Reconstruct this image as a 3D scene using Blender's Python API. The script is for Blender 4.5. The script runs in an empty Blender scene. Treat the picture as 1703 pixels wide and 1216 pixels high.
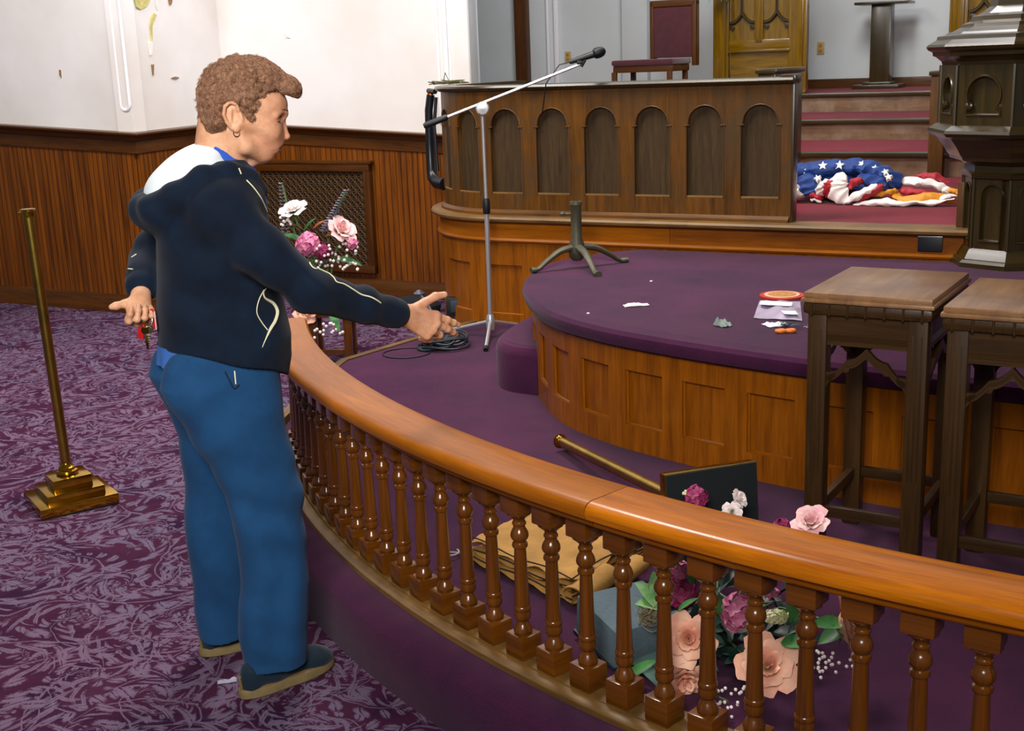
import bpy, bmesh, math, random
import numpy as np
from mathutils import Vector, Matrix
PI = math.pi
random.seed(7)
scene = bpy.context.scene
COL = scene.collection

# ------------------------------------------------------------------ camera
CAMH = 1.56
F_PX, W_PX, H_PX = 2030.0, 1703.0, 1216.0
pitch = math.atan((608 - 108) * math.cos(.0373) / F_PX)
fwd = Vector((0, math.cos(pitch), -math.sin(pitch)))
upv = Vector((0, math.sin(pitch), math.cos(pitch)))
rtv = Vector((1, 0, 0))
cr, sr = math.cos(.0373), math.sin(.0373)
ir = cr * rtv - sr * upv
iu = sr * rtv + cr * upv
cam_data = bpy.data.cameras.new('camera')
cam = bpy.data.objects.new('camera', cam_data)
COL.objects.link(cam)
cam_data.sensor_fit = 'HORIZONTAL'
cam_data.sensor_width = 36.0
cam_data.lens = 36.0 * F_PX / W_PX
cam_data.clip_start = .05
cam_data.clip_end = 200
cam.matrix_world = Matrix((
    (ir.x, iu.x, -fwd.x, 0), (ir.y, iu.y, -fwd.y, 0), (ir.z, iu.z, -fwd.z, CAMH), (0, 0, 0, 1)))
scene.camera = cam

# ------------------------------------------------------------------ world, lights, exposure
world = bpy.data.worlds.new('world')
scene.world = world
world.use_nodes = True
bg = world.node_tree.nodes['Background']
bg.inputs[0].default_value = (.80, .88, 1.0, 1)
bg.inputs[1].default_value = .12

def area(name, loc, target, size, power, color, sy=None, spread=PI):
    l = bpy.data.lights.new(name, 'AREA')
    l.energy = power
    l.color = color
    l.size = size
    l.spread = spread
    if sy:
        l.shape = 'RECTANGLE'
        l.size_y = sy
    o = bpy.data.objects.new(name, l)
    COL.objects.link(o)
    o.location = loc
    o.rotation_euler = (Vector(target) - Vector(loc)).to_track_quat('-Z', 'Y').to_euler()
    return o

area('bounce_key_light', (-.5, -1.1, 3.1), (-.7, 6.0, 1.5), 1.5, 95, (1.0, .95, .89), spread=math.radians(100))  # unseen key light added behind the camera, standing in for bounced flash
area('ceiling_lamp_chancel', (-.3, 5.4, 4.4), (.3, 5.0, 0), 1.2, 165, (1.0, .92, .84))
area('ceiling_lamp_side', (-3.2, 5.2, 4.8), (-2.2, 8.6, 1.6), 1.5, 180, (1.0, .96, .93))
area('ceiling_lamp_choir', (1.6, 7.4, 5.2), (1.4, 10.5, 1.6), 1.6, 190, (.98, .98, 1.0))

vs = scene.view_settings
vs.view_transform = 'Standard'
vs.look = 'None'
vs.exposure = 0.0
vs.gamma = 1.0
vs.use_curve_mapping = False

# ------------------------------------------------------------------ helpers: names, meshes
def lin(h):
    if isinstance(h, str):
        h = h.lstrip('#')
        h = [int(h[i:i + 2], 16) for i in (0, 2, 4)]
    return tuple(((c / 255) / 12.92 if c / 255 <= .04045 else ((c / 255 + .055) / 1.055) ** 2.4) for c in h) + (1.0,)

class MB:
    """collects vertices, faces, per-loop uv and material slots, then links ONE mesh object"""
    def __init__(s):
        s.v = []; s.f = []; s.uv = []; s.mi = []
    def add(s, vs_, fs, uvs=None, mi=0):
        b = len(s.v)
        s.v += [tuple(map(float, p)) for p in vs_]
        for i, f in enumerate(fs):
            s.f.append([b + k for k in f])
            s.uv.append(uvs[i] if uvs is not None else [(0, 0)] * len(f))
            s.mi.append(mi)
    def box(s, c, d, M=None, bev=0.0, mi=0, grain=None):
        """box centre c, full size d, optional matrix, chamfered edges, grain along longest side"""
        cx, cy, cz = c
        hx, hy, hz = d[0] / 2, d[1] / 2, d[2] / 2
        g = grain if grain is not None else max(range(3), key=lambda i: d[i])
        o = [i for i in range(3) if i != g]
        bm = bmesh.new()
        bmesh.ops.create_cube(bm, size=1)
        for v in bm.verts:
            v.co = Vector((v.co.x * d[0], v.co.y * d[1], v.co.z * d[2]))
        if bev > 0:
            bmesh.ops.bevel(bm, geom=list(bm.edges), offset=min(bev, .45 * min(d)), segments=2, profile=.6, affect='EDGES')
        off = random.random() * 5
        vv = []; ff = []; uu = []
        bm.verts.index_update()
        for v in bm.verts:
            p = Vector((v.co.x + cx, v.co.y + cy, v.co.z + cz))
            vv.append(M @ p if M is not None else p)
        for f in bm.faces:
            ff.append([v.index for v in f.verts])
            nn = f.normal
            a = [abs(nn[k]) for k in range(3)]
            k = o[0] if a[o[0]] < a[o[1]] else o[1]
            uu.append([(v.co[g] + off, v.co[k] + off) for v in f.verts])
        bm.free()
        s.add(vv, ff, uu, mi)
    def lathe(s, prof, M=None, n=20, mi=0, cap=True, sq=None):
        """prof = [(r, z)], revolved round z; sq makes a superellipse section"""
        vv = []; ff = []; uu = []
        for (r, z) in prof:
            for k in range(n):
                a = 2 * PI * k / n
                p = Vector((r * math.cos(a), r * math.sin(a), z))
                vv.append(M @ p if M is not None else p)
        for i in range(len(prof) - 1):
            for k in range(n):
                k2 = (k + 1) % n
                ff.append([i * n + k, i * n + k2, (i + 1) * n + k2, (i + 1) * n + k])
                z0, z1 = prof[i][1], prof[i + 1][1]
                u0, u1 = k / n * .2, (k + 1) / n * .2
                uu.append([(z0, u0), (z0, u1), (z1, u1), (z1, u0)])
        if cap:
            ff.append(list(range(n))[::-1]); uu.append([(0, 0)] * n)
            b = (len(prof) - 1) * n
            ff.append([b + k for k in range(n)]); uu.append([(vv[b + k][0], vv[b + k][1]) for k in range(n)])
        s.add(vv, ff, uu, mi)
    def tube(s, pts, r, n=10, mi=0, flat=1.0, caps=True, up=None):
        """round (or flattened) tube along 3-D points, r may be a list"""
        pts = [Vector(p) for p in pts]
        m = len(pts)
        rs = r if hasattr(r, '__len__') else [r] * m
        vv = []; ff = []; uu = []
        ref = Vector(up) if up else None
        prev = None
        L = 0
        for i in range(m):
            t = (pts[min(i + 1, m - 1)] - pts[max(i - 1, 0)])
            if t.length < 1e-9: t = Vector((0, 0, 1))
            t.normalize()
            if prev is None:
                a = ref if ref else (Vector((0, 0, 1)) if abs(t.z) < .9 else Vector((1, 0, 0)))
                b = a - t * a.dot(t)
                b.normalize()
            else:
                b = (ref if ref else prev) - t * (ref if ref else prev).dot(t)
                if b.length < 1e-6: b = prev
                b.normalize()
            prev = b
            c = t.cross(b)
            if i: L += (pts[i] - pts[i - 1]).length
            for k in range(n):
                an = 2 * PI * k / n
                vv.append(pts[i] + (b * math.cos(an) * flat + c * math.sin(an)) * rs[i])
            if i:
                for k in range(n):
                    k2 = (k + 1) % n
                    ff.append([(i - 1) * n + k, (i - 1) * n + k2, i * n + k2, i * n + k])
                    uu.append([(L, k / n * .1)] * 4)
        if caps:
            ff.append(list(range(n))[::-1]); uu.append([(0, 0)] * n)
            ff.append([(m - 1) * n + k for k in range(n)]); uu.append([(0, 0)] * n)
        s.add(vv, ff, uu, mi)
    def sweep(s, path, prof, s0=None, s1=None, ds=.03, mi=0, closed=True, ends=True):
        """profile [(offset, z)] swept along a plan path"""
        s0 = 0 if s0 is None else s0
        s1 = path.L if s1 is None else s1
        n = max(1, int(math.ceil((s1 - s0) / ds)))
        m = len(prof)
        vv = []; ff = []; uu = []
        pl = [0]
        for j in range(1, m + 1):
            a, b = prof[j - 1], prof[j % m]
            pl.append(pl[-1] + math.hypot(a[0] - b[0], a[1] - b[1]))
        for i in range(n + 1):
            t = s0 + (s1 - s0) * i / n
            for (o, z) in prof:
                vv.append(path.pt(t, o, z))
        mm = m if closed else m - 1
        for i in range(n):
            t0, t1 = s0 + (s1 - s0) * i / n, s0 + (s1 - s0) * (i + 1) / n
            for j in range(mm):
                j2 = (j + 1) % m
                ff.append([i * m + j, (i + 1) * m + j, (i + 1) * m + j2, i * m + j2])
                uu.append([(t0, pl[j]), (t1, pl[j]), (t1, pl[j + 1]), (t0, pl[j + 1])])
        if closed and ends:
            ff.append(list(range(m))); uu.append([(p[0], p[1]) for p in prof])
            ff.append([n * m + j for j in range(m)][::-1]); uu.append([(p[0], p[1]) for p in prof][::-1])
        s.add(vv, ff, uu, mi)
    def poly(s, pts, mi=0):
        s.add(pts, [list(range(len(pts)))], [[(p[0], p[1]) for p in pts]], mi)
    def build(s, name, mat, parent=None, angle=35, origin=None):
        me = bpy.data.meshes.new(name)
        vs_ = s.v
        if origin is not None:
            vs_ = [(a - origin[0], b - origin[1], c - origin[2]) for a, b, c in s.v]
        me.from_pydata(vs_, [], s.f)
        mats = mat if isinstance(mat, (list, tuple)) else [mat]
        for m in mats: me.materials.append(m)
        me.polygons.foreach_set('material_index', s.mi)
        uvl = me.uv_layers.new(name='UVMap')
        flat = [c for f in s.uv for uv in f for c in uv]
        uvl.data.foreach_set('uv', flat)
        bm = bmesh.new(); bm.from_mesh(me)
        bmesh.ops.recalc_face_normals(bm, faces=bm.faces)
        bm.to_mesh(me); bm.free()
        me.polygons.foreach_set('use_smooth', [True] * len(me.polygons))
        me.set_sharp_from_angle(angle=math.radians(angle))
        o = bpy.data.objects.new(name, me)
        COL.objects.link(o)
        if origin is not None: o.location = origin
        if parent is not None:
            o.parent = parent
            par = parent
            L = Vector((0, 0, 0))
            while par is not None:
                L += par.location; par = par.parent
            o.location = Vector(o.location) - L
        return o

def tag(o, label=None, cat=None, group=None, kind=None):
    if label: o['label'] = label
    if cat: o['category'] = cat
    if group: o['group'] = group
    if kind: o['kind'] = kind
    return o
def thing(name, loc, label, cat, group=None):
    o = bpy.data.objects.new(name, None)
    o.empty_display_size = .1
    COL.objects.link(o)
    o.location = loc
    return tag(o, label, cat, group)
def struct(o):
    o['kind'] = 'structure'
    return o

class Path:
    """plan polyline measured by arc length; positive offset = to the RIGHT of travel"""
    def __init__(s, pts):
        s.p = np.array(pts, float)
        d = np.hypot(*np.diff(s.p, axis=0).T)
        s.c = np.r_[0, np.cumsum(d)]
        s.L = s.c[-1]
        t = np.gradient(s.p, s.c, axis=0)
        t /= np.maximum(1e-9, np.hypot(*t.T))[:, None]
        s.t = t
    def pt(s, u, off=0, z=0):
        if u < 0:
            x, y = s.p[0] + s.t[0] * u; tx, ty = s.t[0]
        elif u > s.L:
            x, y = s.p[-1] + s.t[-1] * (u - s.L); tx, ty = s.t[-1]
        else:
            x = np.interp(u, s.c, s.p[:, 0]); y = np.interp(u, s.c, s.p[:, 1])
            tx = np.interp(u, s.c, s.t[:, 0]); ty = np.interp(u, s.c, s.t[:, 1])
            l = math.hypot(tx, ty); tx /= l; ty /= l
        return (x + ty * off, y - tx * off, z)

def catmull(P, n=12):
    P = [np.array(p, float) for p in P]
    Q = [2 * P[0] - P[1]] + P + [2 * P[-1] - P[-2]]
    out = []
    for i in range(1, len(Q) - 2):
        for k in range(n):
            t = k / n
            a, b, c, d = Q[i - 1], Q[i], Q[i + 1], Q[i + 2]
            out.append(.5 * ((2 * b) + (c - a) * t + (2 * a - 5 * b + 4 * c - d) * t * t + (3 * b - a - 3 * c + d) * t ** 3))
    out.append(Q[-2])
    return [tuple(p) for p in out]

def panel_run(mb, path, z0, z1, u0, u1, bays, depth, fr=0.0, base=0.0, mi=0, pmi=0, ds=.03, bead=.0):
    """flat face between z0..z1 and u0..u1 with recessed openings.
    bays: list of (uc, halfwidth, zbottom, ztop_function(du))"""
    cuts = {round(u0, 5), round(u1, 5)}
    for (uc, hw, zb, zt) in bays:
        for k in range(-8, 9):
            cuts.add(round(uc + hw * math.sin(k / 8 * PI / 2), 5))
    us = sorted(c for c in cuts if u0 - 1e-6 <= c <= u1 + 1e-6)
    full = [us[0]]
    for a, b in zip(us, us[1:]):
        n = max(1, int((b - a) / ds))
        for k in range(1, n + 1): full.append(a + (b - a) * k / n)
    def bay(u):
        for b in bays:
            if abs(u - b[0]) < b[1]: return b
        return None
    F = base + fr
    def quad(a, b, za0, zb0, za1, zb1, off, m):
        mb.add([path.pt(a, off, za0), path.pt(b, off, zb0), path.pt(b, off, zb1), path.pt(a, off, za1)], [[0, 1, 2, 3]],
               [[(za0, a), (zb0, b), (zb1, b), (za1, a)]], m)
    def rev(a, b, za, zb, m):
        mb.add([path.pt(a, F, za), path.pt(b, F, zb), path.pt(b, F - depth, zb + 0), path.pt(a, F - depth, za + 0)], [[0, 1, 2, 3]],
               [[(a, 0), (b, 0), (b, depth), (a, depth)]], m)
    for a, b in zip(full, full[1:]):
        by = bay((a + b) / 2)
        if by is None:
            quad(a, b, z0, z0, z1, z1, F, mi)
        else:
            uc, hw, zb, zt = by
            ta, tb = zt(a - uc), zt(b - uc)
            quad(a, b, z0, z0, zb, zb, F, mi)
            quad(a, b, ta, tb, z1, z1, F, mi)
            quad(a, b, zb, zb, ta, tb, F - depth, pmi)
            rev(a, b, zb, zb, mi)
            rev(a, b, ta, tb, mi)
    for (uc, hw, zb, zt) in bays:
        for sg in (-1, 1):
            u = uc + sg * hw
            za = zt(sg * hw * .999)
            mb.add([path.pt(u, F, zb), path.pt(u, F, za), path.pt(u, F - depth, za), path.pt(u, F - depth, zb)], [[0, 1, 2, 3]],
                   [[(zb, 0), (za, 0), (za, depth), (zb, depth)]], mi)

# ------------------------------------------------------------------ materials
def newmat(name):
    m = bpy.data.materials.new(name)
    m.use_nodes = True
    nt = m.node_tree
    return m, nt, nt.nodes['Principled BSDF']
def N(nt, t, **kw):
    n = nt.nodes.new(t)
    for k, v in kw.items():
        if k.startswith('i_'):
            key = k[2:]
            key = int(key) if key.isdigit() else key
            n.inputs[key].default_value = v
        else:
            setattr(n, k, v)
    return n
def mathn(nt, op, a, b=None, c=None):
    n = nt.nodes.new('ShaderNodeMath'); n.operation = op
    for i, x in enumerate((a, b, c)):
        if x is None: continue
        if isinstance(x, (int, float)): n.inputs[i].default_value = x
        else: nt.links.new(x, n.inputs[i])
    return n.outputs[0]
def ramp(nt, fac, stops):
    r = nt.nodes.new('ShaderNodeValToRGB')
    e = r.color_ramp.elements
    while len(e) < len(stops): e.new(.5)
    for i, (p, c) in enumerate(stops):
        e[i].position = p
        e[i].color = c if len(c) == 4 else tuple(c) + (1,)
    nt.links.new(fac, r.inputs[0])
    return r.outputs[0]
def mixc(nt, fac, a, b, mode='MIX'):
    n = nt.nodes.new('ShaderNodeMix'); n.data_type = 'RGBA'; n.blend_type = mode
    for sock, x in ((n.inputs[0], fac), (n.inputs[6], a), (n.inputs[7], b)):
        if isinstance(x, (int, float)): sock.default_value = x
        elif isinstance(x, tuple): sock.default_value = x
        else: nt.links.new(x, sock)
    return n.outputs[2]
def bump(nt, h, strength, dist, bs):
    b = nt.nodes.new('ShaderNodeBump')
    b.inputs['Strength'].default_value = strength
    b.inputs['Distance'].default_value = dist
    nt.links.new(h, b.inputs['Height'])
    nt.links.new(b.outputs[0], bs.inputs['Normal'])
    return b
def uvscaled(nt, sx, sy, sz=1, src='UV'):
    tc = nt.nodes.new('ShaderNodeTexCoord')
    mp = nt.nodes.new('ShaderNodeMapping')
    mp.inputs['Scale'].default_value = (sx, sy, sz)
    nt.links.new(tc.outputs[src], mp.inputs[0])
    return mp.outputs[0]
def noise(nt, vec, scale, detail=3, rough=.5, dist=0.0):
    n = nt.nodes.new('ShaderNodeTexNoise')
    n.inputs['Scale'].default_value = scale
    n.inputs['Detail'].default_value = detail
    n.inputs['Roughness'].default_value = rough
    n.inputs['Distortion'].default_value = dist
    if vec is not None: nt.links.new(vec, n.inputs['Vector'])
    return n.outputs['Fac']

def wood(name, dark, light, rough=.35, coat=.0, grain=1.0, bead=0.0, dirt=None, spec=.5):
    """grain runs along uv.u; bead > 0 adds vertical boards of that pitch (uv.u must then run along the wall)"""
    m, nt, bs = newmat(name)
    if bead:
        v = uvscaled(nt, 16, .8)
    else:
        v = uvscaled(nt, 1.2, 16)
    oi = nt.nodes.new('ShaderNodeObjectInfo')
    va = nt.nodes.new('ShaderNodeVectorMath'); va.operation = 'ADD'
    nt.links.new(v, va.inputs[0])
    sc = mathn(nt, 'MULTIPLY', oi.outputs['Random'], 7.3)
    nt.links.new(sc, va.inputs[1])
    v = va.outputs[0]
    f1 = noise(nt, v, 1.6 * grain, 4, .6, .6)
    f2 = noise(nt, v, 9 * grain, 2, .5)
    f = mathn(nt, 'MULTIPLY_ADD', f2, .25, mathn(nt, 'MULTIPLY', f1, .8))
    col = ramp(nt, f, [(.30, dark), (.72, light)])
    if dirt is not None:
        tc = nt.nodes.new('ShaderNodeTexCoord')
        fn = noise(nt, tc.outputs['Object'], 3.0, 5, .65)
        k = ramp(nt, fn, [(.45, (0, 0, 0, 1)), (.7, (1, 1, 1, 1))])
        col = mixc(nt, k, col, dirt)
    h = f
    if bead:
        tc = nt.nodes.new('ShaderNodeTexCoord')
        sp = nt.nodes.new('ShaderNodeSeparateXYZ')
        nt.links.new(tc.outputs['UV'], sp.inputs[0])
        fr = mathn(nt, 'FRACT', mathn(nt, 'DIVIDE', sp.outputs[0], bead))
        g = mathn(nt, 'ABSOLUTE', mathn(nt, 'SUBTRACT', fr, .5))
        groove = mathn(nt, 'GREATER_THAN', g, .40)
        col = mixc(nt, mathn(nt, 'MULTIPLY', groove, .62), col, (dark[0] * .35, dark[1] * .35, dark[2] * .35, 1))
        h = mathn(nt, 'SUBTRACT', mathn(nt, 'MULTIPLY', f, .15), groove)
        bump(nt, h, .6, .004, bs)
    else:
        bump(nt, h, .12, .002, bs)
    nt.links.new(col, bs.inputs['Base Color'])
    bs.inputs['Roughness'].default_value = rough
    bs.inputs['Coat Weight'].default_value = coat
    bs.inputs['Coat Roughness'].default_value = .18
    bs.inputs['Specular IOR Level'].default_value = spec
    return m

def simple(name, col, rough=.6, metal=0.0, var=.0, scale=20, bmp=0.0, spec=.5, coord='Object', sheen=0.0, trans=0.0, alpha=1.0, sss=0.0):
    m, nt, bs = newmat(name)
    bs.inputs['Base Color'].default_value = col
    bs.inputs['Roughness'].default_value = rough
    bs.inputs['Metallic'].default_value = metal
    bs.inputs['Specular IOR Level'].default_value = spec
    if sheen:
        bs.inputs['Sheen Weight'].default_value = sheen
    if sss:
        bs.inputs['Subsurface Weight'].default_value = sss
        bs.inputs['Subsurface Radius'].default_value = (.012, .005, .003)
        bs.inputs['Subsurface Scale'].default_value = .6
    if trans: bs.inputs['Transmission Weight'].default_value = trans
    if alpha < 1: bs.inputs['Alpha'].default_value = alpha
    if var or bmp:
        tc = nt.nodes.new('ShaderNodeTexCoord')
        f = noise(nt, tc.outputs[coord], scale, 4, .6)
        if var:
            a = tuple(max(0, c * (1 - var)) for c in col[:3]) + (1,)
            b = tuple(min(1, c * (1 + var)) for c in col[:3]) + (1,)
            nt.links.new(ramp(nt, f, [(.3, a), (.7, b)]), bs.inputs['Base Color'])
        if bmp: bump(nt, f, .5, bmp, bs)
    return m

def carpet_plain(name, dark, light):
    m, nt, bs = newmat(name)
    tc = nt.nodes.new('ShaderNodeTexCoord')
    f1 = noise(nt, tc.outputs['Object'], 2.2, 5, .65)
    f2 = noise(nt, tc.outputs['Object'], 260, 2, .6)
    f = mathn(nt, 'MULTIPLY_ADD', f2, .45, mathn(nt, 'MULTIPLY', f1, .6))
    nt.links.new(ramp(nt, f, [(.35, dark), (.72, light)]), bs.inputs['Base Color'])
    bs.inputs['Roughness'].default_value = 1
    bs.inputs['Specular IOR Level'].default_value = .1
    bs.inputs['Sheen Weight'].default_value = .08
    bump(nt, f2, .35, .003, bs)
    return m

def carpet_pattern(name):
    """scrolling acanthus carpet: leaflets laid along curled stems round scattered centres"""
    m, nt, bs = newmat(name)
    tc = nt.nodes.new('ShaderNodeTexCoord')
    wn = nt.nodes.new('ShaderNodeTexNoise'); wn.inputs['Scale'].default_value = 3.4; wn.inputs['Detail'].default_value = 3
    nt.links.new(tc.outputs['Object'], wn.inputs['Vector'])
    w1 = N(nt, 'ShaderNodeVectorMath', operation='SUBTRACT'); nt.links.new(wn.outputs['Color'], w1.inputs[0]); w1.inputs[1].default_value = (.5, .5, .5)
    w2 = N(nt, 'ShaderNodeVectorMath', operation='SCALE'); nt.links.new(w1.outputs[0], w2.inputs[0]); w2.inputs['Scale'].default_value = .13
    w3 = N(nt, 'ShaderNodeVectorMath', operation='ADD'); nt.links.new(tc.outputs['Object'], w3.inputs[0]); nt.links.new(w2.outputs[0], w3.inputs[1])
    P = w3.outputs[0]
    def scroll(vscale, arms, twist, rowk, seed, leaf_w, leaf_l):
        ad = N(nt, 'ShaderNodeVectorMath', operation='ADD'); nt.links.new(P, ad.inputs[0]); ad.inputs[1].default_value = (seed, seed * .7, 0)
        vo = N(nt, 'ShaderNodeTexVoronoi', voronoi_dimensions='2D', feature='F1'); vo.inputs['Scale'].default_value = vscale
        vo.inputs['Randomness'].default_value = .6
        nt.links.new(ad.outputs[0], vo.inputs['Vector'])
        sb = N(nt, 'ShaderNodeVectorMath', operation='SUBTRACT'); nt.links.new(ad.outputs[0], sb.inputs[0]); nt.links.new(vo.outputs['Position'], sb.inputs[1])
        sp = N(nt, 'ShaderNodeSeparateXYZ'); nt.links.new(sb.outputs[0], sp.inputs[0])
        ang = mathn(nt, 'MULTIPLY', mathn(nt, 'ARCTAN2', sp.outputs[1], sp.outputs[0]), arms / (2 * PI))
        r = mathn(nt, 'SQRT', mathn(nt, 'ADD', mathn(nt, 'MULTIPLY', sp.outputs[0], sp.outputs[0]), mathn(nt, 'MULTIPLY', sp.outputs[1], sp.outputs[1])))
        lr = mathn(nt, 'LOGARITHM', mathn(nt, 'ADD', r, .02), 2.718)
        a = mathn(nt, 'ADD', ang, mathn(nt, 'MULTIPLY', lr, twist))       # across the stem
        t = mathn(nt, 'MULTIPLY', lr, rowk)                               # along the stem
        dc = mathn(nt, 'ABSOLUTE', mathn(nt, 'SUBTRACT', mathn(nt, 'FRACT', a), .5))
        # leaflets slope away from the stem on both sides
        tt = mathn(nt, 'ADD', t, mathn(nt, 'MULTIPLY', dc, -2.2))
        cell = mathn(nt, 'SUBTRACT', mathn(nt, 'FRACT', tt), .5)
        k1 = mathn(nt, 'DIVIDE', cell, leaf_w)
        k2 = mathn(nt, 'DIVIDE', mathn(nt, 'SUBTRACT', dc, .21), leaf_l)
        q = mathn(nt, 'ADD', mathn(nt, 'MULTIPLY', k1, k1), mathn(nt, 'MULTIPLY', k2, k2))
        leafv = mathn(nt, 'SUBTRACT', 1.0, q)
        vein = mathn(nt, 'LESS_THAN', mathn(nt, 'ABSOLUTE', cell), .035)
        stem = mathn(nt, 'MULTIPLY', mathn(nt, 'LESS_THAN', dc, .014), .7)
        inside = mathn(nt, 'LESS_THAN', mathn(nt, 'MULTIPLY', r, vscale), .62)
        v = mathn(nt, 'MAXIMUM', mathn(nt, 'SUBTRACT', leafv, mathn(nt, 'MULTIPLY', vein, .45)), stem)
        return mathn(nt, 'MULTIPLY', v, inside)
    a = scroll(1.7, 4, .75, 4.2, 0, .40, .20)
    b = scroll(2.6, 3, -.8, 3.8, 3.7, .40, .20)
    c = scroll(3.9, 3, .6, 3.4, 8.1, .38, .20)
    gb = mathn(nt, 'GREATER_THAN', noise(nt, P, 2.1, 1, .5), .42)
    gc = mathn(nt, 'GREATER_THAN', noise(nt, P, 3.3, 1, .5), .36)
    k = mathn(nt, 'MAXIMUM', mathn(nt, 'MULTIPLY', a, 1.0), mathn(nt, 'MAXIMUM', mathn(nt, 'MULTIPLY', b, gb), mathn(nt, 'MULTIPLY', c, gc)))
    fine = noise(nt, tc.outputs['Object'], 170, 3, .65)
    mid = noise(nt, tc.outputs['Object'], 42, 2, .6)
    k = mathn(nt, 'ADD', k, mathn(nt, 'ADD', mathn(nt, 'MULTIPLY', mathn(nt, 'SUBTRACT', fine, .5), .9), mathn(nt, 'MULTIPLY', mathn(nt, 'SUBTRACT', mid, .5), .7)))
    mask = ramp(nt, k, [(.42, (0, 0, 0, 1)), (.75, (.85, .85, .85, 1))])
    big = noise(nt, tc.outputs['Object'], 1.2, 3, .5)
    leafc = ramp(nt, big, [(.35, lin('#6a6078')), (.65, lin('#776078'))])
    base = ramp(nt, noise(nt, P, 6, 3, .6), [(.3, lin('#2c1430')), (.5, lin('#3f1a34')), (.75, lin('#48233c'))])
    nt.links.new(mixc(nt, mask, base, leafc), bs.inputs['Base Color'])
    bs.inputs['Roughness'].default_value = 1
    bs.inputs['Specular IOR Level'].default_value = .1
    bump(nt, fine, .5, .003, bs)
    return m

def plaster(name, col, dirty):
    m, nt, bs = newmat(name)
    tc = nt.nodes.new('ShaderNodeTexCoord')
    f = noise(nt, tc.outputs['Object'], .9, 4, .6)
    c = ramp(nt, f, [(.35, dirty), (.62, col)])
    nt.links.new(c, bs.inputs['Base Color'])
    bs.inputs['Roughness'].default_value = .75
    bump(nt, noise(nt, tc.outputs['Object'], 14, 4, .6), .25, .004, bs)
    return m

MAT = {}
MAT['rail'] = wood('honey_varnished_oak', lin('#7e4204'), lin('#b4680c'), .34, .06, spec=.18, dirt=lin('#94530e'))
MAT['rail2'] = wood('orange_varnished_oak', lin('#8c4602'), lin('#c87408'), .30, .22, grain=1.6, spec=.2)
MAT['baluster'] = wood('turned_varnished_oak', lin('#452404'), lin('#74400c'), .2, .35, spec=.4)
MAT['curb'] = wood('dull_oak_curb', lin('#4e3616'), lin('#8a6530'), .45, 0, dirt=lin('#4a3418'))
MAT['wainscot'] = wood('beaded_oak_boards', lin('#3c1d04'), lin('#8a4a08'), .42, .1, bead=.045, spec=.3)
MAT['captrim'] = wood('wainscot_cap_oak', lin('#331a06'), lin('#5e350c'), .38, .1, spec=.3)
MAT['platform'] = wood('platform_oak', lin('#663403'), lin('#a05a08'), .32, .12, spec=.3)
MAT['platform_panel'] = wood('platform_panel_oak', lin('#663403'), lin('#a05a08'), .32, .12, spec=.3)
MAT['choir'] = wood('choir_front_oak', lin('#3a2206'), lin('#6e440e'), .45, .05, dirt=lin('#463520'), spec=.3)
MAT['choir_panel'] = wood('choir_panel_dusty_oak', lin('#2c2014'), lin('#4a3820'), .6, 0, grain=2, spec=.2)
MAT['darkwood'] = wood('dark_stained_oak', lin('#1e1806'), lin('#3e300e'), .3, .25)
MAT['stool'] = wood('stool_stained_oak', lin('#26170a'), lin('#463015'), .36, .12, spec=.35)
MAT['stooltop'] = wood('worn_stool_top', lin('#6e4a2c'), lin('#a07850'), .36, .3, dirt=lin('#6a4a36'))
MAT['gold_oak'] = wood('golden_glossy_oak', lin('#4c3404'), lin('#86640c'), .2, .6)
MAT['carpet'] = carpet_plain('plum_carpet', lin('#2a0f2e'), lin('#4f2040'))
MAT['redcarpet'] = carpet_plain('red_carpet', lin('#5c1020'), lin('#7c202e'))
MAT['pattern'] = carpet_pattern('scroll_leaf_carpet')
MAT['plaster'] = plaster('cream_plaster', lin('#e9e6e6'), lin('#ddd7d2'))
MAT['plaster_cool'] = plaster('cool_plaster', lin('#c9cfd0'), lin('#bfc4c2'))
MAT['moulding'] = simple('white_moulding', lin('#eeeef0'), .5)
MAT['brass'] = simple('polished_brass', lin('#c79a2c'), .16, 1.0, var=.25, scale=6)
MAT['brass_dull'] = simple('worn_brass', lin('#b08f40'), .3, 1.0, var=.3, scale=9)
MAT['chrome'] = simple('chrome', lin('#d4d8de'), .28, .75)
MAT['black'] = simple('black_plastic', lin('#0b1116'), .5)
MAT['iron'] = simple('painted_cast_iron', lin('#4a4836'), .55, .2, var=.25)
# oak pews line
# ------------------------------------------------------------------ building frame
# choir frame: s along the choir front, w depth behind it, z up
CO = (1.06, 6.02)
ca, sa = math.cos(math.radians(-28.5)), math.sin(math.radians(-28.5))
def CH(s_, w_, z_=0.0):
    return (CO[0] + ca * s_ - sa * w_, CO[1] + sa * s_ + ca * w_, z_)
CHM = Matrix(((ca, -sa, 0, CO[0]), (sa, ca, 0, CO[1]), (0, 0, 1, 0), (0, 0, 0, 1)))
DAIS, PLAT, CHOIR = .165, .62, .77

# floor of the church
mb = MB()
mb.poly([(-9, -3, 0), (9, -3, 0), (9, 14, 0), (-9, 14, 0)])
struct(mb.build('floor', MAT['pattern']))
mb = MB()
mb.poly([(-9, -3, 6.5), (9, -3, 6.5), (12, 16, 6.5), (-9, 16, 6.5)])
struct(mb.build('ceiling', MAT['plaster']))

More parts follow.
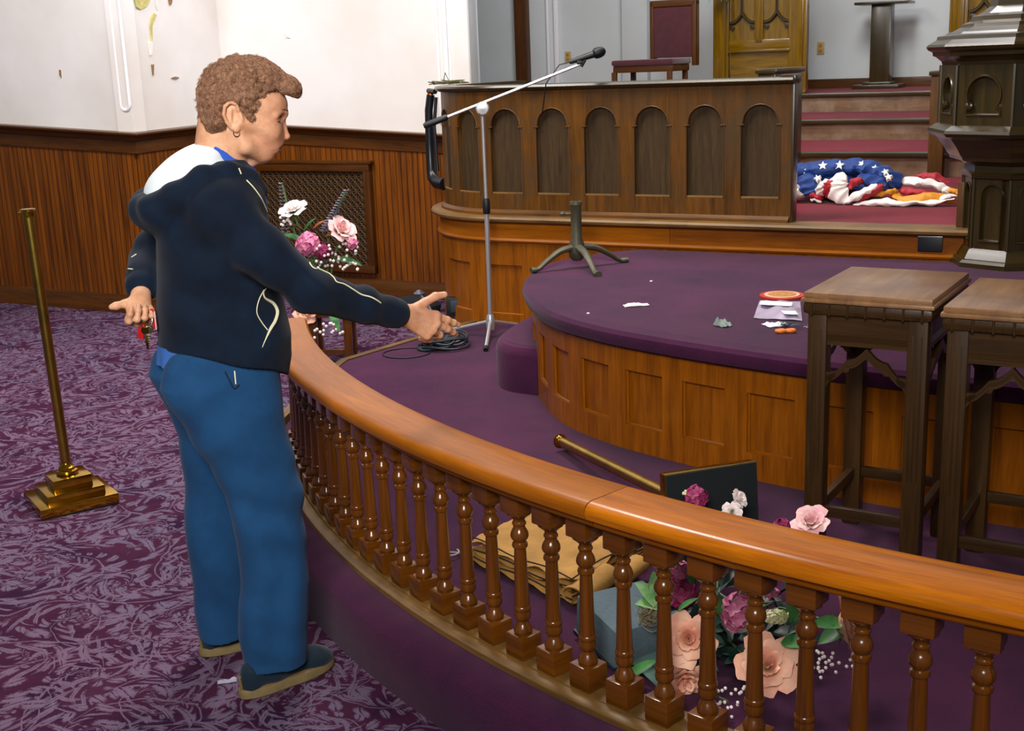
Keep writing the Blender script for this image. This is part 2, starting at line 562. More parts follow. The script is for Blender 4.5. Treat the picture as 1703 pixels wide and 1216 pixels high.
# walls: left wall, return, wall with the grille
wallA = [CH(-8.5, .25)[:2], CH(-4.112, .25)[:2]]
wallB = [CH(-4.112, .25)[:2], CH(-4.26, 1.34)[:2]]
wallC = [CH(-4.26, 1.34)[:2], CH(-2.17, 1.34)[:2]]
def dens(P, n=24):
    out = []
    for a, b in zip(P, P[1:]):
        for k in range(n): out.append((a[0] + (b[0] - a[0]) * k / n, a[1] + (b[1] - a[1]) * k / n))
    out.append(P[-1]); return out
def capz(p):
    s_ = ca * (p[0] - CO[0]) + sa * (p[1] - CO[1])
    return (1.285 - .0536 * (s_ + 5.4)) / 1.2
def wallsheet(name, P, z0, z1, mat, thick=.12):
    mb = MB()
    pa = Path(P)
    mb.sweep(pa, [(0, z0), (0, z1), (-thick, z1), (-thick, z0)], ds=5)
    return struct(mb.build(name, mat))
wallsheet('wall_left', wallA, 0, 6.5, MAT['plaster'])
wallsheet('wall_return', wallB, 0, 6.5, MAT['plaster'])
wallsheet('wall_grille_side', wallC, 0, 6.5, MAT['plaster'])
# side return into the choir recess and the back wall of the choir
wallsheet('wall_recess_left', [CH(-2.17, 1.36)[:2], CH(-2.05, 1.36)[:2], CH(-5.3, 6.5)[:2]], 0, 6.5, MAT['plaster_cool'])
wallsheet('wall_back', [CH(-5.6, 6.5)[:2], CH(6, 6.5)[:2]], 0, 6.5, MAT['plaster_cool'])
def scaled(mb):
    mb.v = [(x, y, z * capz((x, y))) for x, y, z in mb.v]
    return mb
# wainscot: beaded boards, cap moulding, frieze, baseboard
for nm, P, side in (('wainscot_left', wallA, 1), ('wainscot_return', wallB, 1), ('wainscot_right', wallC, 1)):
    pa = Path(P)
    mb = MB()
    mb.sweep(pa, [(0, 0), (.022, 0), (.022, 1.12), (0, 1.12)], ds=.2)
    o = struct(scaled(mb).build('wall_' + nm, MAT['wainscot']))
n_ = 0
def mitred(P, prof, name, mat, ends=(0, 0)):
    """moulding mitred at the corners of a polyline"""
    mb = MB()
    P2 = [Vector(p) for p in P]
    nn = []
    for i in range(len(P2)):
        if i == 0: t0 = t1 = (P2[1] - P2[0]).normalized()
        elif i == len(P2) - 1: t0 = t1 = (P2[-1] - P2[-2]).normalized()
        else: t0 = (P2[i] - P2[i - 1]).normalized(); t1 = (P2[i + 1] - P2[i]).normalized()
        n0 = Vector((t0.y, -t0.x)); n1 = Vector((t1.y, -t1.x))
        b = (n0 + n1); b = b / b.dot(n0)
        nn.append(b)
    m = len(prof)
    L = 0
    vv = []; ff = []; uu = []
    for i, p in enumerate(P2):
        if i: L += (P2[i] - P2[i - 1]).length
        for (o_, z) in prof:
            q = p + nn[i] * o_
            vv.append((q.x, q.y, z))
        if i:
            L0 = L - (P2[i] - P2[i - 1]).length
            for j in range(m):
                j2 = (j + 1) % m
                ff.append([(i - 1) * m + j, i * m + j, i * m + j2, (i - 1) * m + j2])
                uu.append([(L0, j * .05), (L, j * .05), (L, j * .05 + .05), (L0, j * .05 + .05)])
    ff.append(list(range(m))); uu.append([(0, 0)] * m)
    ff.append([(len(P2) - 1) * m + j for j in range(m)][::-1]); uu.append([(0, 0)] * m)
    mb.add(vv, ff, uu)
    return scaled(mb).build(name, mat)
PW = [wallA[0], wallA[1], wallC[0], wallC[1]]
cap = [(.0, 1.07), (.035, 1.07), (.035, 1.145), (.045, 1.15), (.05, 1.16), (.06, 1.175), (.085, 1.185), (.095, 1.195), (.095, 1.205), (0, 1.205)]
struct(mitred(PW, cap, 'trim_1', MAT['captrim']))
base = [(0, 0), (.045, 0), (.045, .085), (.035, .1), (.03, .12), (0, .12)]
struct(mitred(PW, base, 'baseboard_left', MAT['captrim']))
# raised plaster moulding loop on the corner pilaster
mb = MB()
loop = []
for k in range(0, 13):
    a = PI + PI * k / 12
    loop.append((-4.155 + .038 * math.cos(a), 1.40 + .038 * math.sin(a)))
loop = [(-4.193, 3.6)] + loop + [(-4.117, 3.6)]
mb.tube([CH(a, .247, b) for a, b in loop], .012, n=8)
mb.tube([CH(-2.40, 1.335, 1.0 + .2), CH(-2.40, 1.335, 3.6)], .012, n=8)
mb.tube([CH(-2.34, 1.335, 1.0 + .2), CH(-2.34, 1.335, 3.6)], .018, n=8)
mb.tube([CH(-2.31, 1.335, 1.0 + .2), CH(-2.31, 1.335, 3.6)], .008, n=8)
struct(mb.build('trim_2', MAT['moulding']))
# stained, peeled plaster scraps on the wall (thin curled flakes)
flake = simple('peeled_plaster_ochre', lin('#c9c07a'), .8, var=.2, scale=30)
def flakemesh(P, pts, mat):
    """thin curled scrap hanging on a wall: pts = (fraction along the wall, z)"""
    pa = Path(P)
    n = len(pts)
    top = [pa.pt(a * pa.L, .006 + .010 * (k % 2), b) for k, (a, b) in enumerate(pts)]
    bot = [pa.pt(a * pa.L, .001, b) for a, b in pts]
    mb = MB()
    mb.add(top + bot, [list(range(n)), list(range(n, 2 * n))[::-1]] + [[i, (i + 1) % n, n + (i + 1) % n, n + i] for i in range(n)])
    return struct(mb.build('trim_7', mat))
brownf = simple('brown_plaster_scar', lin('#8a6a4a'), .85, var=.3, scale=40)
palef = simple('cream_plaster_flake', lin('#f0ece6'), .8)
lw_ = [CH(-8.112, .25)[:2], CH(-4.112, .25)[:2]]
flakemesh(wallB, [(.12, 2.12), (.30, 2.12), (.285, 2.06), (.245, 2.03), (.19, 2.0), (.145, 2.015)], flake)
flakemesh(wallB, [(.31, 1.985), (.325, 1.97), (.285, 1.90), (.255, 1.80), (.255, 1.90), (.275, 1.95)], flake)
flakemesh(wallB, [(.35, 2.12), (.37, 2.10), (.355, 2.00), (.34, 2.04)], palef)
flakemesh(wallB, [(.47, 2.12), (.52, 2.12), (.505, 2.05), (.48, 2.04)], brownf)
flakemesh(wallB, [(.42, 1.556), (.46, 1.566), (.51, 1.558), (.465, 1.552)], brownf)
flakemesh(wallB, [(.22, 1.79), (.26, 1.80), (.255, 1.72), (.23, 1.71)], palef)
flakemesh(wallB, [(.235, 1.65), (.250, 1.65), (.245, 1.58), (.238, 1.58)], brownf)
flakemesh(lw_, [(.8465, 1.640), (.8500, 1.636), (.8495, 1.585), (.8485, 1.60)], brownf)
flakemesh(wallC, [(.285, 1.845), (.300, 1.84), (.31, 1.80), (.298, 1.81)], palef)

# stair aisle and choir tiers
def chbox(mb, s0, s1, w0, w1, z0, z1, bev=0, mi=0):
    mb.box(((s0 + s1) / 2, (w0 + w1) / 2, (z0 + z1) / 2), (s1 - s0, w1 - w0, z1 - z0), CHM, bev, mi)
dirtyriser = wood('scuffed_riser_oak', lin('#4e3522'), lin('#7c5a3a'), .5, 0, dirt=lin('#8a7460'))
mb = MB(); chbox(mb, -1.2, 6, .03, 2.4, 0, CHOIR); struct(mb.build('choir_floor', MAT['redcarpet']))
tiers = [(2.39, .92), (3.62, 1.07), (4.9, 1.225)]
for i, (w_, z_) in enumerate(tiers):
    w2 = tiers[i + 1][0] if i < 2 else 6.5
    mb = MB(); chbox(mb, -4.6, 6, w_, 6.5, 0, z_ - .025); struct(mb.build('choir_riser', dirtyriser))
    mb = MB(); chbox(mb, -4.6, 6, w_ + .05, w2, z_ - .03, z_); struct(mb.build('choir_tread', MAT['redcarpet']))
    mb = MB(); chbox(mb, -4.6, 6, w_ - .03, w_ + .06, z_ - .03, z_ + .004, .008); struct(mb.build('choir_nosing', MAT['darkwood']))
mb = MB(); chbox(mb, -5.3, 6, 6.46, 6.5, 1.2, 1.315, .01); struct(mb.build('baseboard_back', MAT['captrim']))
# door casing and pilaster on the back wall
mb = MB(); chbox(mb, -4.50, -4.355, 6.40, 6.5, 1.2, 4.2, .01); struct(mb.build('trim_3', MAT['captrim']))
mb = MB()
for a, b in ((-4.14, -4.11), (-4.05, -4.0)): chbox(mb, a, b, 6.46, 6.5, 1.2, 4.2, .008)
struct(mb.build('trim_4', MAT['moulding']))
mb = MB(); chbox(mb, -3.234, -2.95, 6.40, 6.5, 1.2, 4.2, .01); struct(mb.build('wall_pilaster', MAT['plaster_cool']))

# dais (lower step) with its curved edge
RC = (3.073, 5.217)
def arc(r, a0, a1, n):
    return [(RC[0] + r * math.cos(math.radians(a0 + (a1 - a0) * k / n)), RC[1] + r * math.sin(math.radians(a0 + (a1 - a0) * k / n))) for k in range(n + 1)]
edge = [CH(-1.46, .02)[:2], CH(-1.62, -1.02)[:2]]
A0 = 189.0
circ = arc(4.15, A0, 330, 120)
outl = edge + circ
dp = Path(outl)
mb = MB()
prof = [(0, 0), (.004, .06), (.004, .12), (-.006, .15), (-.03, DAIS), (-.08, DAIS), (-.08, 0)]
dpc = Path(circ)
mb.sweep(dpc, prof, ds=.05)
pe = Path(edge + [circ[0]])
inner = arc(4.07, A0, 330, 120)
top = [(*CH(-1.46, .02)[:2], DAIS), (*CH(-1.62, -1.02)[:2], DAIS)] + [(x, y, DAIS) for x, y in inner] + [CH(5.5, .02, DAIS)]
mb.poly(top)
struct(mb.build('dais', MAT['carpet']))
mb = MB()
pe = Path(dens([CH(-1.46, .05)[:2], CH(-1.62, -1.02)[:2], circ[0]]))
mb.sweep(pe, [(0, 0), (.012, 0), (.012, DAIS + .006), (-.03, DAIS + .006), (-.03, 0)], ds=.1)
struct(mb.build('trim_5', MAT['curb']))

# platform with panelled front
pl = [(-.40, .0), (-.57, -.22), (-.66, -.50), (-.60, -.86), (-.443, -1.189), (-.158, -1.560), (.125, -1.755), (.412, -1.868), (.782, -1.972), (1.2, -2.05), (1.7, -2.095), (2.15, -2.105)]
pl = pl + [(4.3 - a, b) for a, b in pl[::-1][1:]]
pp = Path([CH(a, b)[:2] for a, b in catmull(pl, 10)])
# travelling from the left end round the front: outside is on the right
mb = MB()
zt = lambda z: (lambda du: z)
# locate panels by arc length
def arc_at(pt):
    i = int(np.argmin(np.hypot(pp.p[:, 0] - pt[0], pp.p[:, 1] - pt[1])))
    return pp.c[i]
bays = [(1.81 + .265 * k, .088, .26, zt(.468)) for k in range(-6, 22) if .12 < 1.81 + .265 * k < pp.L - .12]
panel_run(mb, pp, DAIS, .56, 0, pp.L, bays, .020, ds=.04)
# small ovolo frames around each panel
for (uc, hw, zb, zf) in bays:
    for (u_a, u_b, z_a, z_b) in ((uc - hw, uc + hw, zb, zb), (uc - hw, uc + hw, .468, .468), (uc - hw, uc - hw, zb, .468), (uc + hw, uc + hw, zb, .468)):
        mb.tube([pp.pt(u_a + (u_b - u_a) * k / 4, -.013, z_a + (z_b - z_a) * k / 4) for k in range(5)], .007, n=6)
platform = struct(mb.build('platform', MAT['platform']))
mb = MB()
mb.sweep(pp, [(-.05, .545), (.012, .55), (.034, .562), (.042, .582), (.038, .604), (.022, .617), (-.05, PLAT)], ds=.04)
inner = [pp.pt(u, -.045, PLAT) for u in np.linspace(0, pp.L, 160)]
mb.poly(inner)
struct(mb.build('platform_carpet', MAT['carpet']))
# carpeted side step of the platform
mb = MB()
sp = catmull([(-.60, -.44), (-.76, -.50), (-.775, -.66), (-.735, -.95), (-.66, -1.15), (-.55, -1.24), (-.40, -1.26)], 6)
spp = Path([CH(a, b)[:2] for a, b in sp])
mb.sweep(spp, [(-.06, DAIS), (.0, DAIS), (.0, .33), (-.006, .352), (-.022, .366), (-.06, .37)], ds=.03)
mb.poly([spp.pt(u, -.05, .37) for u in np.linspace(0, spp.L, 40)] + [CH(-.2, -.9, .37)])
struct(mb.build('platform_side_step', MAT['carpet']))

# choir front: curved corner, panelled base, ledge, arcaded parapet
cpts = [(-1.91, 1.60 - k * .05) for k in range(19)]
for k in range(1, 24):
    a = PI + (PI / 2) * k / 24
    cpts.append((-1.26 + .65 * math.cos(a), .65 + .65 * math.sin(a)))
cpts += [(-1.26 + k * .1, 0) for k in range(0, 73)]
cp = Path([CH(a, b)[:2] for a, b in cpts])
U = lambda s_: float(cp.c[np.argmin(np.hypot(cp.p[:, 0] - CH(-1.26, 0)[0], cp.p[:, 1] - CH(-1.26, 0)[1]))] + s_ + 1.26)
mb = MB()
bays = [(U(-1.237 + .35 * k), .115, .225, zt(.50)) for k in range(-5, 4)]
panel_run(mb, cp, 0, .635, 0.15, U(5.5), bays, .014, ds=.05)
for (uc, hw, zb, zf) in bays:
    mb.tube([cp.pt(uc - hw + 2 * hw * k / 4, -.010, zb) for k in range(5)], .007, n=6)
struct(mb.build('choir_base', MAT['platform']))
mb = MB()
mb.sweep(cp, [(0, .625), (.016, .628), (.022, .638), (.016, .65), (0, .652)], .15, U(5.5), ds=.05)
struct(mb.build('trim_6', MAT['rail']))
mb = MB(); mb.sweep(cp, [(-.02, .65), (.004, .65), (.004, .742), (-.02, .742)], .15, U(-.27), ds=.05)
struct(mb.build('choir_fascia', MAT['rail']))
mb = MB(); mb.sweep(cp, [(-.02, .65), (.003, .65), (.003, .742), (-.02, .742)], U(-.268), U(5.5), ds=.1)
struct(mb.build('choir_fascia', MAT['platform']))
mb = MB(); mb.sweep(cp, [(-.1, .736), (.035, .736), (.05, .745), (.053, .757), (.046, .768), (.03, .771), (-.1, .771)], .15, U(5.5), ds=.05)
struct(mb.build('choir_ledge', MAT['curb']))

def arcade(parent, u0, u1, centres, name='arcade'):
    mb = MB()
    def zt_arch(du):
        a = abs(du)
        return 1.235 if a > .0865 else 1.245 + math.sqrt(max(0, .0865 ** 2 - du * du))
    bays = [(c_, .095, .885, zt_arch) for c_ in centres]
    panel_run(mb, cp, .77, 1.43, u0, u1, bays, .022, base=-.035, ds=.05, pmi=1)
    for c_ in centres:
        for k in (-1, 1):
            mb.tube([cp.pt(c_ + k * .097, -.034, .885), cp.pt(c_ + k * .097, -.036, 1.235)], .0035, n=6)
        pts = [cp.pt(c_ + .09 * math.cos(PI * k / 10), -.034, 1.245 + .09 * math.sin(PI * k / 10)) for k in range(11)]
        mb.tube(pts, .003, n=6)
        mb.tube([cp.pt(c_ - .095 + .19 * k / 4, -.040, .887) for k in range(5)], .006, n=6, mi=2)
        for k in (-1, 1):
            a = cp.pt(c_ + k * .094, -.030, 1.235)
            mb.tube([cp.pt(c_ + k * .080, -.034, 1.238), cp.pt(c_ + k * .105, -.034, 1.238)], .0045, n=6)
    # back skin
    mb.sweep(cp, [(-.085, .77), (-.085, 1.43), (-.12, 1.43), (-.12, .77)], u0, u1, ds=.06)
    return mb.build(name, [MAT['choir'], MAT['choir_panel'], MAT['curb']], parent)
org = CH(-.5, .1, .77)
cr_ = thing('choir_parapet', org, 'dusty oak choir parapet with a row of round-arched panels, curving back at its left end', 'parapet')
cen = [U(.181 - .279 * k) for k in range(0, 11)]
arcade(cr_, .2, U(.335), [c_ for c_ in cen if c_ > .35])
mb = MB(); mb.sweep(cp, [(-.125, 1.425), (-.03, 1.425), (-.01, 1.432), (.0, 1.445), (-.006, 1.456), (-.03, 1.46), (-.125, 1.46)], .2, U(.345), ds=.05)
mb.build('top_cap', MAT['darkwood'], cr_)
mb = MB(); chbox(mb, .285, .345, .036, .115, .77, 1.43, .006); chbox(mb, .275, .352, .026, .13, 1.43, 1.47, .010)
mb.build('end_post', MAT['darkwood'], cr_)
mb = MB(); mb.sweep(cp, [(-.05, .77), (-.008, .77), (-.010, .785), (-.03, .80)], .2, U(.33), ds=.05)
mb.build('base_moulding', MAT['choir'], cr_)
# opposite parapet, mostly behind the pulpit
cr2 = thing('choir_parapet', CH(2.4, .1, .77), 'second stretch of choir parapet, beyond the pulpit at the right', 'parapet')
arcade(cr2, U(1.80), U(3.9), [U(1.98 + .279 * k) for k in range(7)])
mb = MB(); mb.sweep(cp, [(-.125, 1.425), (-.03, 1.425), (-.01, 1.432), (.0, 1.445), (-.006, 1.456), (-.03, 1.46), (-.125, 1.46)], U(1.80), U(3.9), ds=.1)
mb.build('top_cap', MAT['darkwood'], cr2)
mb = MB(); chbox(mb, 1.098, 1.130, .03, .12, .772, .975, .005)
tag(mb.build('low_post', MAT['choir']), 'low brown wooden post on the choir ledge, tight against the left of the pulpit shaft', 'post')
# panelled stair ends between the tiers
for s0, s1, lab in ((.58, .67, 'brown wooden stair-side panel standing right of the red steps, left of the pulpit'), (-.235, -.13, 'dark stair-side panel standing left of the red steps, just behind the parapet end')):
    t = thing('stair_end_panel', CH((s0 + s1) / 2, 2.5, .77), lab, 'panel')
    w0 = 2.3 if s0 > .3 else 1.35
    z9 = 1.40 if s0 > .3 else 1.455
    mb = MB(); chbox(mb, s0, s1, w0, w0 + .6, .77, z9, .006); mb.build('panel', MAT['choir'] if s0 > .3 else MAT['darkwood'], t)
    mb = MB(); chbox(mb, s0 - .012, s1 + .012, w0 - .015, w0 + .62, z9, z9 + .03, .008); mb.build('cap', MAT['darkwood'], t)
# black electric box on the choir base under the opening
t = thing('outlet_box', CH(.998, -.01, .665), 'black floor outlet box on the orange wood band below the flag', 'outlet')
mb = MB(); chbox(mb, .944, 1.052, -.022, -.001, .662, .728, .004); mb.build('box', MAT['black'], t)
mb = MB(); chbox(mb, .944, 1.052, -.026, -.016, .728, .735, .002); mb.build('lid', MAT['chrome'], t)
for s_, z_, w_, lab in ((-1.174, 1.61, 6.5, 'tan wall outlet plate on the white wall right of the tall golden throne'), (-3.903, 1.62, 6.5, 'small ochre switch plate on the wall behind the microphone')):
    t = thing('outlet_plate', CH(s_, w_ - .01, z_), lab, 'outlet')
    mb = MB(); chbox(mb, s_ - .035, s_ + .035, w_ - .012, w_, z_ - .058, z_ + .058, .004); mb.build('plate', simple('tan_plate', lin('#b99a5e'), .4), t)
    mb = MB()
    for dz in (-.025, .025): chbox(mb, s_ - .014, s_ + .014, w_ - .016, w_ - .01, z_ + dz - .015, z_ + dz + .015, .003)
    mb.build('socket', simple('ochre_socket', lin('#9a7a34'), .4), t)

# ------------------------------------------------------------------ communion rail
def rpt(r, a, z): return (RC[0] + r * math.cos(math.radians(a)), RC[1] + r * math.sin(math.radians(a)), z)
rail = thing('communion_rail', rpt(3.98, 222, DAIS), 'curved varnished oak communion rail with turned balusters between the carpeted dais and the aisle', 'rail')
RA0, RA1 = 190.0, 300.0
def railcurve(a0, a1, r=3.98):
    n = int((a1 - a0) / .7) + 2
    return Path([rpt(r, a0 + (a1 - a0) * k / n, 0)[:2] for k in range(n + 1)])
hp = [(-.072, .612), (-.078, .622), (-.078, .648), (-.070, .659), (-.058, .662), (.054, .662), (.068, .658), (.076, .649), (.078, .638), (.074, .626), (.064, .619), (.052, .616), (.05, .606), (.042, .597), (.034, .593), (-.034, .593), (-.042, .600), (-.05, .610)]
JOINT = 223.7
mb = MB(); mb.sweep(railcurve(RA0, JOINT - .02), hp, ds=.06); mb.build('handrail', MAT['rail'], rail)
mb = MB(); mb.sweep(railcurve(JOINT + .02, RA1), hp, ds=.06); mb.build('handrail', MAT['rail2'], rail)
bp = [(-.07, DAIS - .01), (-.07, DAIS + .014), (-.066, DAIS + .018), (-.012, DAIS + .018), (-.010, DAIS + .012), (.012, DAIS + .012), (.014, DAIS + .020), (.066, DAIS + .020), (.074, DAIS + .014), (.074, DAIS - .01)]
bp = [(-.06, DAIS - .01), (-.06, DAIS + .016), (.028, DAIS + .016), (.030, DAIS + .008), (.033, DAIS + .008), (.035, DAIS + .018), (.058, DAIS + .018), (.066, DAIS + .013), (.068, DAIS - .01)]
mb = MB(); mb.sweep(railcurve(RA0, RA1), bp, ds=.06); mb.build('base_rail', MAT['curb'], rail)
def baluster_mb():
    mb = MB()
    zb, zt_ = DAIS + .016, .596
    # square top block chamfered to the neck, square bottom block
    w = .031
    def sq(r, z): return [(r, r, z), (-r, r, z), (-r, -r, z), (r, -r, z)]
    mb.box((0, 0, (zt_ + .546) / 2), (2 * w, 2 * w, zt_ - .546), None, .003)
    mb.box((0, 0, zb + .029), (2 * w, 2 * w, .058), None, .004)
    prof = [(0.0310, .546), (0.0300, .542), (0.0155, .530), (0.0142, .527), (0.0142, .522), (0.0168, .519), (0.0168, .515), (0.0142, .512), (0.0142, .506), (0.0176, .501), (0.0211, .493), (0.0219, .486), (0.0202, .480), (0.0155, .474), (0.0142, .471), (0.0181, .468), (0.0193, .463), (0.0181, .458), (0.0142, .455),
            (0.0142, .450), (0.0151, .43), (0.0163, .38), (0.0176, .33), (0.0185, .312), (0.0185, .309), (0.0202, .307), (0.0211, .302), (0.0202, .297), (0.0185, .295), (0.0202, .288), (0.0206, .281), (0.0185, .275), (0.0133, .270), (0.0133, .267), (0.0159, .262), (0.0202, .254), (0.0228, .247), (0.0228, .243), (0.0185, .240), (0.0185, .236)]
    mb.lathe(prof, None, 20, cap=False)
    return mb
b0 = None
k = 0
ang = 227.36 - 1.585 * 23
while ang < RA1 - 1:
    if ang > RA0 + .4:
        x, y, _ = rpt(3.975, ang, 0)
        if b0 is None:
            b0 = baluster_mb().build('baluster', MAT['baluster'], rail)
            b = b0
        else:
            b = b0.copy(); COL.objects.link(b); b.parent = rail
        b.location = (x - rail.location.x, y - rail.location.y, -rail.location.z)
        b.rotation_euler = (0, 0, math.radians(ang) + random.uniform(-.03, .03))
        k += 1
    ang += 1.585
# ------------------------------------------------------------------ wall grille
gr = thing('wall_grille', CH(-3.48, 1.31, .57), 'oak-framed fretwork air grille set in the beaded wainscot behind the woman', 'grille')
def gbox(mb, s0, s1, w0, w1, z0, z1, bev=.004): 
    chbox(mb, s0, s1, w0, w1, z0, z1, bev)
mb = MB()
G0, G1, GZ0, GZ1 = -3.99, -2.97, .16, .93
gbox(mb, G0, G1, 1.27, 1.318, GZ1 - .055, GZ1); gbox(mb, G0, G1, 1.27, 1.318, GZ0, GZ0 + .055)
gbox(mb, G0, G0 + .055, 1.272, 1.318, GZ0, GZ1); gbox(mb, G1 - .055, G1, 1.272, 1.318, GZ0, GZ1)
gbox(mb, G0 - .02, G1 + .02, 1.262, 1.318, GZ1, GZ1 + .02)
mb.build('frame', MAT['captrim'], gr)
mb = MB(); gbox(mb, G0 + .05, G1 - .05, 1.312, 1.318, GZ0 + .05, GZ1 - .05, 0)
mb.build('dark_backing', simple('grille_shadow_board', lin('#17100a'), .9), gr)
mb = MB()
lat = simple('fretwork', lin('#4a3215'), .5, var=.2, scale=30)
cx0, cx1, cz0, cz1 = G0 + .055, G1 - .055, GZ0 + .055, GZ1 - .055
stp = .052
def clipseg(a, b):
    # keep lattice bars inside the frame (Liang-Barsky)
    t0, t1 = 0, 1
    dx, dz = b[0] - a[0], b[1] - a[1]
    for p, q in ((-dx, a[0] - cx0), (dx, cx1 - a[0]), (-dz, a[1] - cz0), (dz, cz1 - a[1])):
        if abs(p) < 1e-9:
            if q < 0: return None
        else:
            r = q / p
            if p < 0: t0 = max(t0, r)
            else: t1 = min(t1, r)
    if t1 <= t0: return None
    return (a[0] + dx * t0, a[1] + dz * t0), (a[0] + dx * t1, a[1] + dz * t1)
for k in range(-20, 40):
    for sg in (1, -1):
        x = cx0 + k * stp
        a, b = (x, cz0), (x + sg * (cz1 - cz0), cz1)
        c_ = clipseg(a, b)
        if c_: mb.tube([CH(c_[0][0], 1.300, c_[0][1]), CH(c_[1][0], 1.300, c_[1][1])], .0055, n=5)
x = cx0
while x < cx1:
    mb.tube([CH(x, 1.297, cz0), CH(x, 1.297, cz1)], .004, n=5); x += stp
z = cz0
while z < cz1:
    mb.tube([CH(cx0, 1.297, z), CH(cx1, 1.297, z)], .004, n=5); z += stp
mb.build('fretwork', lat, gr)

# ------------------------------------------------------------------ stools / tall stands
def make_stool(loc, label):
    ang = math.radians(-31.8)
    t = thing('plant_stand', loc, label, 'stand', None)
    WX, WY = .334, .44
    M = Matrix.Rotation(ang, 4, 'Z')
    Lx, Ly = WX - .05, WY - .05       # leg centres span
    TOP = .95 - DAIS
    def part(mb, nm, mt): 
        o = mb.build(nm, mt); o.parent = t; return o
    mb = MB()
    mb.box((0, 0, TOP - .011), (WX, WY, .016), M, .005)
    mb.box((0, 0, TOP - .024), (WX + .012, WY + .012, .012), M, .005)
    part(mb, 'top', MAT['stooltop'])
    mb = MB()
    mb.box((0, 0, TOP - .046), (WX + .004, WY + .004, .034), M, .013)
    # carved beads along the moulding
    for sx in (-1, 1):
        for k in range(7):
            mb.lathe([(0, -.02), (.0035, -.016), (.0035, .016), (0, .02)], M @ Matrix.Translation((-WX / 2 + (k + .5) * WX / 7, sx * (WY / 2 + .001), TOP - .046)), 6, cap=False)
    part(mb, 'carved_moulding', MAT['stool'])
    lw = .052
    for sx in (-1, 1):
        for sy in (-1, 1):
            mb = MB()
            cx, cy = sx * (WX / 2 - .010 - lw / 2), sy * (WY / 2 - .010 - lw / 2)
            mb.box((cx, cy, (TOP - .06) / 2 + .001), (lw, lw, TOP - .062), M, .006)
            # fluting
            for dx in (-.012, .0, .012):
                mb.box((cx + dx, cy + sy * lw / 2, TOP * .62), (.004, .004, TOP * .5), M, .001)
            part(mb, 'leg', MAT['stool'])
    def apron(L, fixed, axis, sgn):
        """apron with pierced spandrels forming a gothic arch"""
        z1 = TOP - .06
        half = L / 2
        mb = MB()
        th = .018
        def P(u, z, d):
            return M @ Vector((u, sgn * (fixed + d), z)) if axis == 'x' else M @ Vector((sgn * (fixed + d), u, z))
        def strip(low, high, us):
            for a, b in zip(us, us[1:]):
                q = [P(a, low(a), th / 2), P(b, low(b), th / 2), P(b, high(b), th / 2), P(a, high(a), th / 2)]
                r = [P(a, low(a), -th / 2), P(b, low(b), -th / 2), P(b, high(b), -th / 2), P(a, high(a), -th / 2)]
                mb.add(q + r, [[0, 1, 2, 3], [7, 6, 5, 4], [0, 4, 5, 1], [3, 2, 6, 7]], [[(a, 0), (b, 0), (b, .1), (a, .1)]] * 4)
        us = [(-1 + 2 * k / 32) * half for k in range(33)]
        strip(lambda u: z1 - .085, lambda u: z1, us)
        # reeded lines across the apron
        for k in range(3):
            mb.tube([P(-half, z1 - .058 - k * .006, th / 2), P(half, z1 - .058 - k * .006, th / 2)], .002, n=5)
        # arch ribs, cusped
        def rib(u):
            a = abs(u) / half
            return z1 - .088 - .082 * a ** 1.15 - .010 * abs(math.sin(a * PI * 2))
        strip(lambda u: rib(u) - .017 - .010 * (1 - abs(u) / half), lambda u: rib(u), us)
        # lobes meeting the legs
        for sg in (-1, 1):
            a = sg * half
            uu_ = [a - sg * .028 * k / 6 for k in range(7)]
            strip(lambda u: z1 - .215 + .045 * ((abs(a - u)) / .028) ** .5, lambda u: z1 - .16, uu_ if sg < 0 else uu_[::-1])
            mb.lathe([(0, -.009), (.011, -.008), (.011, .008), (0, .009)], Matrix.Translation(P(sg * half * .50, rib(half * .5) - .022, 0)) @ M @ Matrix.Rotation(PI / 2, 4, 'X' if axis == 'x' else 'Y'), 10)
        part(mb, 'pierced_apron', MAT['stool'])
    for sg in (-1, 1):
        apron(WX - .02 - 2 * lw + .006, WY / 2 - .026, 'x', sg)
        apron(WY - .02 - 2 * lw + .006, WX / 2 - .026, 'y', sg)
    for sg in (-1, 1):
        mb = MB(); mb.box((0, sg * (WY / 2 - .036), .165), (WX - .12, .02, .032), M, .003); part(mb, 'stretcher', MAT['stool'])
        mb = MB(); mb.box((sg * (WX / 2 - .036), 0, .165), (.02, WY - .12, .032), M, .003); part(mb, 'stretcher', MAT['stool'])
    return t
q = [(0.787, 3.183), (1.071, 3.007), (1.283, 3.381), (1.011, 3.573)]
cx_, cy_ = sum(p[0] for p in q) / 4, sum(p[1] for p in q) / 4
make_stool((cx_, cy_, DAIS), 'tall dark oak plant stand with pierced gothic apron, the left one of the pair')
dx_, dy_ = 1.069 - .787, 2.928 - 3.183
make_stool((cx_ + dx_, cy_ + dy_, DAIS), 'tall dark oak plant stand cut off by the right edge of the picture')

